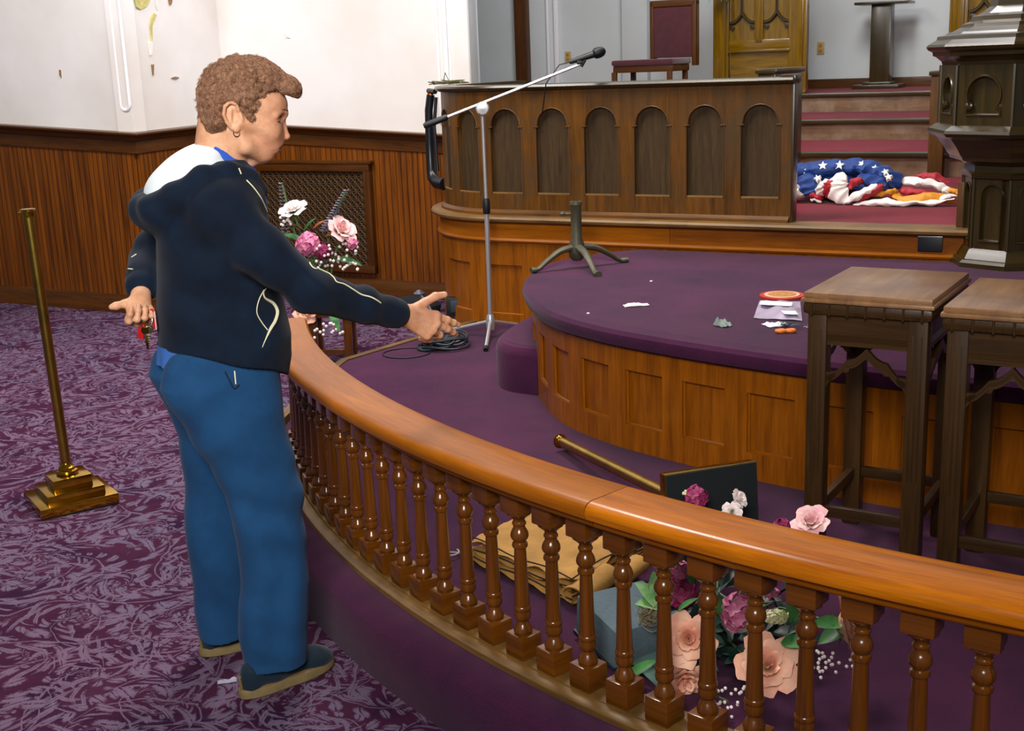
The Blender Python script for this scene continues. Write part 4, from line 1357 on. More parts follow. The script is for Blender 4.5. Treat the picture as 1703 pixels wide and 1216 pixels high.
florets('pink_blossoms', fa, (.376, 2.675, .385), .018, 18, .018, pinkp, 4, (.7, .7, 1.7))
florets('pink_blossoms', fa, (.486, 2.53, .345), .032, 26, .018, pinkp, 5, (1, .8, 1.25))
florets('pink_blossoms', fa, (.571, 2.56, .372), .014, 8, .009, pinkp, 6, (1.4, 1, 1))
florets('cream_brush', fa, (.563, 2.488, .352), .017, 60, .009, creamp, 7, (1.7, 1, .8), 3)
buds('baby_breath', fa, [(.438 + random.uniform(-.05, .06), 2.38 + random.uniform(-.04, .04), .205 + random.uniform(-.03, .05)) for _ in range(36)], .004, whitep)
buds('baby_breath', fa, [(.69 + random.uniform(-.05, .05), 2.45 + random.uniform(-.03, .04), .245 + random.uniform(-.03, .05)) for _ in range(30)], .0042, whitep)
leafspray('leaf', fa, [((.335, 2.66, .30), (-.5, .2, .7), .085, .06, .3), ((.33, 2.66, .30), (-.7, -.3, .45), .07, .05, .2), ((.33, 2.68, .31), (-.1, .3, .9), .07, .05, .3)], palel)
leafspray('leaf', fa, [((.715, 2.47, .335), (-1, -.1, .15), .085, .045, .1), ((.715, 2.47, .325), (-.9, -.1, -.35), .07, .045, .1), ((.565, 2.45, .305), (.9, -.2, .15), .075, .045, .15), ((.60, 2.50, .33), (.3, .1, .95), .085, .04, .2), ((.445, 2.53, .34), (.0, 0, 1), .055, .018, .1), ((.40, 2.66, .36), (.2, .1, .9), .06, .035, .3), ((.35, 2.52, .36), (.5, -.2, .5), .06, .02, .1), ((.31, 2.56, .22), (-.8, -.2, -.3), .13, .03, .1), ((.745, 2.94, .375), (-.3, -.3, 1), .04, .014, .1)], greenl)
mb = MB(); mb.box((0, 0, 0), (.14, .10, .003), Matrix.Translation((.335, 2.60, .185)) @ Matrix.Rotation(.6, 4, 'Z') @ Matrix.Rotation(.25, 4, 'X'), .001)
mb.build('paper_tag', simple('grey_green_paper', lin('#54766e'), .8), fa)

# arrangement on a low wooden stand beyond the rail's far end
st = thing('wooden_stand', (-.99, 6.66, 0), 'small dark red wooden stand beyond the far end of the rail, holding flowers', 'stand')
mb = MB(); mb.box((-.99, 6.66, .27), (.26, .26, .022), None, .006); mb.build('top', MAT['baluster'], st)
for sx in (-1, 1):
    for sy in (-1, 1):
        mb = MB(); mb.box((-.99 + sx * .095, 6.66 + sy * .095, .13), (.045, .045, .26), None, .005); mb.build('leg', MAT['baluster'], st)
mb = MB(); mb.box((-.99, 6.66 - .095, .06), (.15, .02, .03), None, .003); mb.build('stretcher', MAT['baluster'], st)
fb = thing('flower_arrangement', (-1.0, 6.62, .281), 'standing silk flower arrangement with blush rose before the wall grille, right of the woman', 'flowers')
mb = MB(); mb.lathe([(.055, .282), (.075, .30), (.085, .34), (.075, .375), (.08, .385), (.06, .385), (.055, .37)], Matrix.Translation((-1.0, 6.62, 0)), 20); mb.build('vase', simple('dark_pot', lin('#20281e'), .4), fb)
B0 = Vector((-1.0, 6.62, .38))
stems('stem', fb, [[B0, (-1.10, 6.6, .65), (-1.145, 6.58, .84)], [B0, (-1.15, 6.62, .7), (-1.2, 6.62, .98)], [B0, (-.97, 6.62, .72), (-.86, 6.6, .93)], [B0, (-.93, 6.6, .62), (-.885, 6.58, .72)], [B0, (-1.07, 6.56, .66)], [B0, (-.95, 6.58, .55)]], .006)
rose('rose', fb, (-1.145, 6.57, .855), (-.2, -.4, .8), .055, whitep, 11, 'white rose')
rose('rose', fb, (-.885, 6.57, .735), (.55, -.5, .55), .062, blush, 12, 'blush pink rose')
rose('rose', fb, (-1.100, 6.50, .315), (.3, -.8, .3), .055, peach, 13)
florets('pink_blossoms', fb, (-1.072, 6.54, .665), .055, 34, .035, pinkp, 8)
florets('carnation', fb, (-.995, 6.55, .625), .038, 34, .024, magp, 9)
florets('pink_blossoms', fb, (-.835, 6.55, .655), .025, 16, .018, pinkp, 10)
random.seed(31)
buds('baby_breath', fb, [(-.92 + random.uniform(-.11, .11), 6.54 + random.uniform(-.05, .05), .60 + random.uniform(-.08, .06)) for _ in range(46)], .009, whitep)
buds('baby_breath', fb, [(-1.18 + random.uniform(-.03, .03), 6.54, .80 + random.uniform(-.05, .05)) for _ in range(14)], .009, whitep)
buds('baby_breath', fb, [(-.98 + random.uniform(-.08, .10), 6.44, .20 + random.uniform(-.03, .05)) for _ in range(16)], .009, whitep)
specs = []
for k in range(17):
    t = k / 16
    b_ = Vector((-.985, 6.60, .72)).lerp(Vector((-.855, 6.60, .935)), t)
    for sg in (-1, 1): specs.append((b_, (sg * .9, -.2, .35), .036 * (1 - .5 * t), .026 * (1 - .4 * t), .1))
leafspray('eucalyptus', fb, specs, eucl)
specs = []
for k in range(15):
    t = k / 14
    b_ = Vector((-1.2, 6.61, .72)).lerp(Vector((-1.205, 6.61, .985)), t)
    for sg in (-1, 1): specs.append((b_, (sg, -.2, .4), .028 * (1 - .5 * t), .016, .1))
leafspray('eucalyptus', fb, specs, eucl)
specs = [((-1.10, 6.6, .66), (-.7, -.2, .5), .14, .07, .2), ((-1.10, 6.6, .70), (.3, -.2, .8), .12, .06, .3), ((-.95, 6.6, .56), (.8, -.3, .1), .16, .07, .3), ((-1.08, 6.55, .45), (-.6, -.4, .3), .13, .07, .3), ((-1.05, 6.55, .42), (-.2, -.5, .4), .12, .06, .2),
         ((-.90, 6.57, .70), (-.4, -.3, .6), .09, .05, .2), ((-1.14, 6.58, .80), (.1, -.5, .8), .07, .04, .2), ((-1.15, 6.5, .36), (-.3, -.3, .6), .1, .06, .2), ((-.98, 6.5, .32), (.4, -.5, -.6), .15, .05, .2), ((-1.02, 6.6, .5), (.2, -.4, .6), .14, .07, .3)]
leafspray('leaf', fb, specs, greenl)
leafspray('autumn_leaf', fb, [((-1.06, 6.6, .71), (.4, -.2, .5), .12, .07, .2), ((-.99, 6.6, .69), (.8, -.2, .3), .12, .07, .2), ((-1.1, 6.6, .72), (-.3, -.3, .5), .08, .05, .2)], orangel)

# ------------------------------------------------------------------ flag heap
from mathutils import noise as mnoise
fl = thing('flag', CH(.5, .95, CHOIR), 'crumpled stars and stripes flag with gold fringe heaped on the red carpet', 'flag')
fblue = simple('flag_blue', lin('#0e3376'), .7, var=.15, scale=25)
fred = simple('flag_red', lin('#9c1424'), .65, var=.15, scale=25)
fwhite = simple('flag_white', lin('#e4dcd8'), .7, var=.05, scale=25)
fgold = simple('flag_gold_fringe', lin('#d08a12'), .6, var=.2, scale=60)
def fp(x, y, w_=.93, dz=0):
    return Vector(CH(.07 + (x - 1315) * .0032, w_, CHOIR + .004 + max(0, (336 - y) / 300)))
def fold(mb, pts, r, mi, w_=.93, flat=.75, wob=.12):
    P = catmull([tuple(fp(*p[:2], w_=(p[2] if len(p) > 2 else w_))) for p in pts], 12)
    n = len(P)
    rr = []
    for i in range(n):
        t = i / (n - 1)
        a = (r if not hasattr(r, '__len__') else float(np.interp(t, np.linspace(0, 1, len(r)), r))) / 300
        rr.append(a * (1 + wob * math.sin(i * .9)) * (min(1, .35 + 5 * min(t, 1 - t))))
    P = [Vector((p[0], p[1], max(p[2], CHOIR + rr[i] * flat * .8))) for i, p in enumerate(P)]
    mb.tube(P, [a * 1.55 for a in rr], n=18, mi=mi, flat=flat * .64)
for nm, mt, folds in (
    ('blue_canton', fblue, [([(1306, 296, .99), (1345, 288, .99), (1400, 284, 1.0), (1450, 286, .99), (1484, 298, .95), (1503, 311, .90)], [15, 17, 18, 18, 17, 12]),
                            ([(1345, 296, .93), (1360, 310, .88), (1370, 326, .85)], [12, 16, 9]), ([(1440, 292, .92), (1470, 303, .88), (1492, 312, .86)], [10, 14, 8]),
                            ([(1320, 312, 1.05), (1400, 310, 1.08), (1480, 318, 1.03)], [24, 30, 20])]),
    ('white_stripe', fwhite, [([(1315, 314, .90), (1335, 312, .87), (1352, 325, .84)], [12, 15, 12]), ([(1392, 302, .89), (1378, 312, .86), (1382, 324, .84)], [8, 11, 8]),
                              ([(1412, 290, .87), (1408, 305, .84), (1412, 318, .82), (1428, 333, .79)], [8, 11, 12, 8]), ([(1424, 333, .79), (1450, 320, .80), (1476, 304, .82)], [6, 8, 8]),
                              ([(1440, 335, .78), (1480, 331, .78), (1530, 333, .78), (1598, 327, .82)], [5, 8, 6, 3]), ([(1500, 306, .98), (1540, 306, .98), (1572, 312, .95), (1586, 320, .92)], [7, 9, 8, 6]),
                              ([(1560, 329, .84), (1585, 324, .84), (1600, 322, .85)], [4, 5, 3]), ([(1362, 331, .84), (1385, 333, .82)], [4, 4])]),
    ('red_stripe', fred, [([(1312, 330, .90), (1330, 332, .88)], [7, 5]), ([(1398, 300, .86), (1392, 312, .84), (1400, 324, .83)], [7, 9, 7]), ([(1428, 316, .83), (1440, 302, .84), (1452, 300, .86)], [7, 9, 6]),
                          ([(1440, 328, .80), (1462, 318, .81), (1482, 305, .83)], [6, 8, 8]), ([(1362, 324, .84), (1385, 330, .83)], [7, 6]), ([(1510, 302, 1.06), (1548, 299, 1.06), (1574, 304, 1.03)], [6, 8, 5]), ([(1505, 317, .92), (1530, 319, .90), (1556, 319, .90)], [6, 7, 4])]),
    ('gold_fringe', fgold, [([(1460, 322, .84), (1485, 318, .84), (1508, 314, .86)], [5, 7, 7]), ([(1503, 316, .86), (1512, 326, .83), (1550, 325, .83), (1598, 324, .87)], [5, 6, 7, 4]), ([(1575, 315, .95), (1590, 316, .93), (1602, 322, .90)], [4, 6, 3]), ([(1545, 332, .83), (1600, 331, .86)], [3, 3])])):
    for p_, r_ in folds:
        mb = MB(); fold(mb, p_, r_, 0)
        nv_ = []
        for (x, y, z) in mb.v:
            p = Vector((x, y, z)); q = p + mnoise.noise_vector(p * 13) * .016 + mnoise.noise_vector(p * 34) * .007
            nv_.append((q.x, q.y, max(q.z, CHOIR + .002)))
        mb.v = nv_
        mb.build(nm, mt, fl, angle=25)
star_m = simple('flag_star', lin('#f2f0ee'), .7)
for (x, y, w_, sz, rt) in ((1341, 290, .935, 7, .2), (1376, 281, .938, 8, .1), (1404, 280, .935, 8.5, 0), (1373, 299, .865, 6.5, .5), (1440, 278, .95, 6, .9), (1464, 284, .925, 6, 1.2), (1483, 289, .890, 6, .4), (1490, 296, .865, 6.5, .2)):
    c_ = fp(x, y, w_)
    vx, vz = Vector((ca, sa, 0)), Vector((-sa * .5, ca * .5, .85)).normalized()
    nn_ = vx.cross(vz)
    P = []
    for k in range(10):
        a = PI / 2 + k * PI / 5 + rt
        rr = sz / 300 * (1 if k % 2 == 0 else .42)
        P.append(c_ + vx * rr * math.cos(a) + vz * rr * math.sin(a) + nn_ * .020)
    Q_ = [p - nn_ * .03 for p in P]
    mb = MB(); mb.add(P + Q_, [list(range(10))] + [[k, (k + 1) % 10, 10 + (k + 1) % 10, 10 + k] for k in range(10)])
    mb.build('star', star_m, fl)

# ------------------------------------------------------------------ folded tan cloth
cl = thing('folded_cloth', (.11, 3.27, DAIS), 'folded pile of tan canvas cloth lying on the dais behind the balusters', 'cloth')
tan = simple('tan_canvas', lin('#b98a44'), .85, var=.22, scale=14, bmp=.002)
seam = simple('dark_seam', lin('#2a2012'), .9)
cc = [Vector((-.150, 3.30, 0)), Vector((.085, 3.60, 0)), Vector((.385, 3.27, 0)), Vector((.135, 2.97, 0))]
random.seed(77)
def clothlayer(z0, th, grow, seed, name='fold'):
    n = 26
    rs = np.random.RandomState(seed)
    ph = rs.uniform(0, 6, 8)
    ctr = sum(cc, Vector()) / 4
    top = []; bot = []
    for j in range(n + 1):
        for i in range(n + 1):
            u, v = i / n, j / n
            p = cc[0] * (1 - u) * (1 - v) + cc[3] * u * (1 - v) + cc[2] * u * v + cc[1] * (1 - u) * v
            e = min(u, 1 - u, v, 1 - v)
            g = grow + .012 * math.sin(u * 9 + ph[0]) * math.cos(v * 7 + ph[1]) 
            p = ctr + (p - ctr) * (1 + g)
            k = min(1, e / .05); rd = math.sqrt(max(0, 1 - (1 - k) ** 2))
            wob = .006 * math.sin(u * 6 + ph[2]) + .005 * math.sin(v * 8 + ph[3]) + .004 * math.sin((u + v) * 13 + ph[4])
            edge = (1 - k) * .010 * math.sin((u + v) * 22 + ph[5])
            zt_ = z0 + th / 2 + (th / 2) * rd + wob * (z0 > DAIS + .01) * .8 + edge * .6
            zb_ = z0 + th / 2 - (th / 2) * rd + wob * (z0 > DAIS + .01) * .8 + edge * .6
            top.append((p.x, p.y, zt_)); bot.append((p.x, p.y, max(zb_, DAIS + .001)))
    ff = []
    m = (n + 1) ** 2
    for j in range(n):
        for i in range(n):
            a = j * (n + 1) + i
            ff.append([a, a + 1, a + n + 2, a + n + 1]); ff.append([m + a, m + a + n + 1, m + a + n + 2, m + a + 1])
    ring = [i for i in range(n + 1)] + [j * (n + 1) + n for j in range(1, n + 1)] + [n * (n + 1) + i for i in range(n - 1, -1, -1)] + [j * (n + 1) for j in range(n - 1, 0, -1)]
    for a, b in zip(ring, ring[1:] + ring[:1]): ff.append([a, b, m + b, m + a])
    mb = MB(); mb.add(top + bot, ff)
    mb.build(name, tan, cl, angle=60)
clothlayer(DAIS + .002, .026, .02, 1)
clothlayer(DAIS + .030, .022, -.02, 2)
clothlayer(DAIS + .054, .020, -.05, 3)
# curled fold ends along the front-right side
for (a, b, r, z_) in (((.135, 2.965), (.235, 3.085), .030, .20), ((.245, 3.05), (.33, 3.16), .024, .195)):
    mb = MB()
    A, B = Vector((*a, z_)), Vector((*b, z_ + .012)); ax = (B - A).normalized(); sd = ax.cross(Vector((0, 0, 1)))
    vv = []; ff = []
    nn2 = 26
    for i in range(2):
        for off in (0, -.004):
            for k in range(nn2 + 1):
                t = k / nn2 * 5.2 - .6
                rr = (r + off) * (1 - .07 * t)
                c_ = (A if i == 0 else B)
                vv.append(c_ + sd * (rr * 1.5 * math.cos(t)) + Vector((0, 0, rr * math.sin(t))))
    W = nn2 + 1
    for k in range(nn2):
        ff += [[k, k + 1, 2 * W + k + 1, 2 * W + k], [W + k, 3 * W + k, 3 * W + k + 1, W + k + 1], [k, W + k, W + k + 1, k + 1], [2 * W + k, 2 * W + k + 1, 3 * W + k + 1, 3 * W + k]]
    mb.add(vv, ff)
    mb.build('curled_edge', tan, cl, angle=60)
mb = MB()
for dz, g in ((.052, -.015), (.030, .015), (.076, -.06)):
    ctr = sum(cc, Vector()) / 4
    pts = []
    for k in range(25):
        t = k / 24
        p = cc[0].lerp(cc[3], t); p = ctr + (p - ctr) * (1 + g)
        pts.append((p.x, p.y, DAIS + dz + .005 * math.sin(t * 9 + dz * 90)))
    mb.tube(pts, .0022, n=5)
    pts = []
    for k in range(25):
        t = k / 24
        p = cc[3].lerp(cc[2], t); p = ctr + (p - ctr) * (1 + g)
        pts.append((p.x, p.y, DAIS + dz + .005 * math.sin(t * 7 + dz * 70)))
    mb.tube(pts, .0022, n=5)
mb.build('stitched_seam', seam, cl)
mb = MB(); mb.tube([(-.196 + .03 * math.cos(a) * (1 - a / 20), 3.345 + .02 * math.sin(a), DAIS + .004 + .002 * a) for a in np.linspace(0, 7, 20)], .0025, n=6)
tag(mb.build('string', simple('pale_string', lin('#a9a6a4'), .8)), 'pale loop of string on the dais at the left of the folded tan cloth', 'string')

# ------------------------------------------------------------------ litter on the platform
pz = PLAT + .001
def disc(cx, cy, r, z, h, mat, name, parent=None, sq=1.0, n=32, prof=None):
    mb = MB(); mb.lathe(prof or [(0, z), (r, z), (r * 1.01, z + h * .5), (r, z + h), (0, z + h)], Matrix.Translation((cx, cy, 0)), n, cap=False)
    return mb.build(name, mat, parent, angle=50)
pt_ = thing('round_plate', (1.09, 4.80, PLAT), 'small red-rimmed round plate with a tan middle lying on the purple platform', 'plate')
disc(1.09, 4.80, .088, pz, .008, simple('red_rim', lin('#b8321e'), .5), 'rim', pt_)
disc(1.09, 4.80, .070, pz + .0075, .003, simple('pale_ring', lin('#dcae92'), .6), 'ring', pt_)
disc(1.09, 4.80, .056, pz + .0095, .0025, simple('tan_centre', lin('#b07a3a'), .7, var=.4, scale=60), 'centre', pt_)
bg_ = thing('plastic_bag', (1.0, 4.52, PLAT), 'wrinkled translucent plastic bag with white labels lying before the red-rimmed plate', 'bag')
m_bag, nt_, bs_ = newmat('translucent_plastic')
bs_.inputs['Base Color'].default_value = lin('#c2b4cc'); bs_.inputs['Roughness'].default_value = .3; bs_.inputs['Alpha'].default_value = .72
q4 = [Vector((.895, 4.395, 0)), Vector((1.055, 4.315, 0)), Vector((1.13, 4.66, 0)), Vector((.985, 4.72, 0))]
def sheet(q4, z, amp, mat, name, parent, n=16, seed=0, th=.0015):
    rs = np.random.RandomState(seed); ph = rs.uniform(0, 6, 6)
    vv = []; ff = []
    for j in range(n + 1):
        for i in range(n + 1):
            u, v = i / n, j / n
            p = q4[0] * (1 - u) * (1 - v) + q4[1] * u * (1 - v) + q4[2] * u * v + q4[3] * (1 - u) * v
            h = amp * (1 + .5 * math.sin(7 * u + ph[0]) + .5 * math.sin(6 * v + ph[1] + 2 * u) + .4 * math.sin(15 * (u - v) + ph[2]))
            e = min(1, 8 * min(u, 1 - u, v, 1 - v) + .25)
            vv.append((p.x, p.y, z + max(0, h) * e))
    m = len(vv)
    vv += [(x, y, zz - th) for x, y, zz in vv]
    for j in range(n):
        for i in range(n):
            a = j * (n + 1) + i
            ff.append([a, a + 1, a + n + 2, a + n + 1]); ff.append([m + a, m + a + n + 1, m + a + n + 2, m + a + 1])
    mb = MB(); mb.add(vv, ff)
    return mb.build(name, mat, parent, angle=60)
sheet(q4, pz + .003, .010, m_bag, 'bag_film', bg_, seed=3)
wpap = simple('white_paper', lin('#e6e9f2'), .7)
sheet([Vector((.945, 4.535, 0)), Vector((1.055, 4.485, 0)), Vector((1.075, 4.555, 0)), Vector((.965, 4.605, 0))], pz + .024, .003, wpap, 'label', bg_, 6, 4)
sheet([Vector((1.0, 4.355, 0)), Vector((1.045, 4.335, 0)), Vector((1.05, 4.40, 0)), Vector((1.0, 4.42, 0))], pz + .022, .002, wpap, 'label', bg_, 6, 5)
def scrap(name, c, size, rz, mat, label, cat, amp=.006, seed=0, z=None):
    M = Matrix.Rotation(rz, 3, 'Z')
    h = [Vector((-size[0] / 2, -size[1] / 2, 0)), Vector((size[0] / 2, -size[1] / 2, 0)), Vector((size[0] / 2, size[1] / 2, 0)), Vector((-size[0] / 2, size[1] / 2, 0))]
    o = sheet([M @ p + Vector((c[0], c[1], 0)) for p in h], (z if z is not None else pz + .002), amp, mat, name, None, 8, seed)
    return tag(o, label, cat)
scrap('paper_scrap', (.945, 4.27), (.075, .06), .3, wpap, 'white folded paper scrap right behind the orange clip on the platform', 'paper', seed=7)
scrap('torn_paper', (.498, 4.724), (.10, .045), .1, simple('pink_white_paper', lin('#ead6d6'), .7), 'torn pinkish white paper scrap lying alone on the left of the platform', 'paper', seed=8)
scrap('green_scrap', (.762, 4.288), (.045, .055), .8, simple('sage_scrap', lin('#7c8c86'), .7, var=.4, scale=60), 'small crumpled grey-green scrap on the platform, left of the plastic bag', 'scrap', .014, 9)
tw = thing('twig_scraps', (1.0, 4.20, PLAT), 'small heap of blue-green and white artificial twigs beside the orange clip', 'scrap')
random.seed(12)
mb = MB(); 
for k in range(9): 
    a = random.uniform(0, 3); b_ = Vector((.965 + random.uniform(-.03, .03), 4.215 + random.uniform(-.03, .03), pz + .008 + random.uniform(0, .012)))
    leaf(mb, b_, (math.cos(a), math.sin(a), .1), .045, .010)
mb.build('twig', simple('teal_twig', lin('#2c5c5e'), .6), tw)
mb = MB()
for k in range(14):
    a = random.uniform(0, 6.28); b_ = Vector((1.055 + random.uniform(-.012, .012), 4.165 + random.uniform(-.012, .012), pz + .008))
    leaf(mb, b_, (math.cos(a), math.sin(a), .5), .028, .008)
mb.build('white_tuft', simple('pale_tuft', lin('#b9c4cc'), .6), tw)
cpn = thing('orange_clip', (.955, 4.142, PLAT), 'small bright orange plastic clip on the platform edge', 'clip')
om = simple('orange_plastic', lin('#f07808'), .45)
mb = MB()
for dx in (-.017, .017):
    mb.tube([(.955 + dx + .015 * math.cos(a), 4.142 + .010 * math.sin(a), pz + .008) for a in np.linspace(0, 2 * PI, 16)], .006, n=7)
mb.build('loops', om, cpn)
random.seed(3)
for (x, y, z) in ((.62, 5.25, pz), (1.55, 6.10, pz), (1.62, 6.05, pz), (.30, 4.60, pz)):
    tag(disc(x, y, .006, z, .004, wpap, 'paper_fleck', n=8), {0: 'tiny white fleck in the middle of the purple platform', 1: 'tiny white fleck at the back of the platform, left of its neighbour', 2: 'tiny white fleck at the back of the platform, right of its neighbour', 3: 'tiny white fleck near the left edge of the platform'}[[.62, 1.55, 1.62, .30].index(x)], 'fleck')
scrap('white_feather', (-.785, 2.946), (.05, .018), .2, simple('pale_feather', lin('#a9a2b8'), .8), 'small pale feather-like scrap on the patterned carpet left of the near shoe', 'scrap', .004, 11, z=.003)

# clutter where the choir front meets the wall
bx = thing('junction_box', (-.31, 6.98, DAIS), 'small black box with a switch plate against the choir base by the cables', 'box')
mb = MB(); mb.box((-.315, 6.93, DAIS + .055), (.10, .07, .11), Matrix.Identity(4), .006); mb.build('case', MAT['black'], bx)
mb = MB(); mb.box((-.315, 6.892, DAIS + .06), (.05, .006, .07), None, .003); mb.build('faceplate', simple('dim_plate', lin('#2c3440'), .5), bx)
lp = thing('fallen_lamp_arm', (-.42, 6.80, DAIS), 'curved grey metal arm lying on the dais beside the small black box', 'metal arm')
mb = MB(); mb.tube([tuple(p) for p in catmull([(-.52, 6.95, .30), (-.47, 6.86, .25), (-.43, 6.78, .20), (-.38, 6.72, DAIS + .012), (-.31, 6.68, DAIS + .010)], 6)], .009, n=8); mb.build('arm', simple('grey_metal', lin('#6e7480'), .35, .7), lp)
mb = MB(); mb.lathe([(.0, 0), (.03, .005), (.035, .02), (.01, .04)], Matrix.Translation((-.52, 6.95, .28)), 14); mb.build('cup', simple('grey_metal_cup', lin('#6e7480'), .35, .7), lp)
mb = MB(); mb.tube([(-.50, 7.30, .001), (-.50, 7.30, .0)], .001, n=3)
tp = thing('dark_bundle', (-.62, 7.9, 0), 'low dark bundle with a pale papery edge on the floor behind the outstretched hand', 'bundle')
mb = MB(); mb.lathe([(0, 0), (.16, .0), (.17, .05), (.12, .10), (.0, .12)], Matrix.Translation((-.62, 7.9, 0)) @ Matrix.Scale(.6, 4, (0, 1, 0)), 16, cap=False); mb.build('cloth', simple('charcoal_cloth', lin('#14161c'), .9, var=.3), tp)
sheet([Vector((-.92, 8.0, 0)), Vector((-.70, 7.9, 0)), Vector((-.68, 8.05, 0)), Vector((-.90, 8.15, 0))], .03, .02, simple('grey_paper', lin('#7c7a86'), .7), 'paper', tp, 8, 21)
# ------------------------------------------------------------------ the woman: distance-field modelling
PR = (-.72, 3.04)
def bodyM(az):
    a = math.radians(az)
    return Matrix(((math.cos(a), -math.sin(a), 0, PR[0]), (math.sin(a), math.cos(a), 0, PR[1]), (0, 0, 1, 0), (0, 0, 0, 1)))
BM = bodyM(25); HM = bodyM(12)
def toM(M, p): return np.array(M @ Vector(p))
V3 = lambda *a: np.array(a, float)

class Prim:
    pass
class Cap(Prim):
    """round cone"""
    def __init__(s, a, b, r1, r2=None, k=.01, op='+'):
        s.a = np.array(a, float); s.b = np.array(b, float); s.r1 = r1; s.r2 = r1 if r2 is None else r2; s.k = k; s.op = op
        s.lo = np.minimum(s.a - s.r1, s.b - s.r2) ; s.hi = np.maximum(s.a + s.r1, s.b + s.r2)
        s.lo = np.minimum(s.lo, np.minimum(s.a, s.b) - max(s.r1, s.r2)); s.hi = np.maximum(s.hi, np.maximum(s.a, s.b) + max(s.r1, s.r2))
    def d(s, p):
        ab = s.b - s.a
        t = np.clip(((p - s.a) @ ab) / max(1e-12, ab @ ab), 0, 1)
        return np.linalg.norm(p - s.a - t[:, None] * ab, axis=1) - (s.r1 + (s.r2 - s.r1) * t)
class Ell(Prim):
    def __init__(s, c, r, R=None, k=.01, op='+'):
        s.c = np.array(c, float); s.r = np.array(r, float); s.R = np.eye(3) if R is None else np.array(R); s.k = k; s.op = op
        m = max(r); s.lo = s.c - m; s.hi = s.c + m
    def d(s, p):
        q = (p - s.c) @ s.R
        k0 = np.linalg.norm(q / s.r, axis=1); k1 = np.linalg.norm(q / (s.r ** 2), axis=1)
        return np.where(k1 > 1e-9, k0 * (k0 - 1) / np.maximum(k1, 1e-9), -s.r.min())
class Tab(Prim):
    """stack of elliptical sections: rows (z, cu, cv, half_u, half_v) in a frame M"""
    def __init__(s, M, rows, zcut=None, k=.01, op='+', expo=2.3):
        s.Mi = np.array(M.inverted()); s.rows = np.array(rows, float); s.k = k; s.op = op; s.e = expo; s.zcut = zcut
        P = []
        for (z, cu, cv, a, b) in rows:
            for du in (-a, a):
                for dv in (-b, b): P.append(toM(M, (cu + du, cv + dv, z)))
        P = np.array(P); s.lo = P.min(0) - .02; s.hi = P.max(0) + .02
    def d(s, p):
        q = p @ s.Mi[:3, :3].T + s.Mi[:3, 3]
        R = s.rows
        z = q[:, 2]
        cu = np.interp(z, R[:, 0], R[:, 1]); cv = np.interp(z, R[:, 0], R[:, 2]); a = np.interp(z, R[:, 0], R[:, 3]); b = np.interp(z, R[:, 0], R[:, 4])
        rr = (np.abs((q[:, 0] - cu) / a) ** s.e + np.abs((q[:, 1] - cv) / b) ** s.e) ** (1 / s.e)
        rad = np.hypot(q[:, 0] - cu, q[:, 1] - cv)
        d_ = np.where(rr > 1e-6, rad * (1 - 1 / np.maximum(rr, 1e-6)), -np.minimum(a, b))
        d_ = np.maximum(d_, R[0, 0] - z); d_ = np.maximum(d_, z - R[-1, 0])
        if s.zcut is not None: d_ = np.maximum(d_, s.zcut(q))
        return d_ * .85
def smin(a, b, k):
    if k <= 0: return np.minimum(a, b)
    h = np.clip(.5 + .5 * (b - a) / k, 0, 1)
    return b * (1 - h) + a * h - k * h * (1 - h)
def evalsdf(prims, p, margin):
    lo = p.min(0) - margin; hi = p.max(0) + margin
    d_ = np.full(len(p), margin * 1.5)
    for q in prims:
        m = q.k
        if np.any(q.lo - m > hi) or np.any(q.hi + m < lo): continue
        v = q.d(p)
        d_ = smin(d_, v, q.k) if q.op == '+' else -smin(-d_, v, q.k)
    return d_
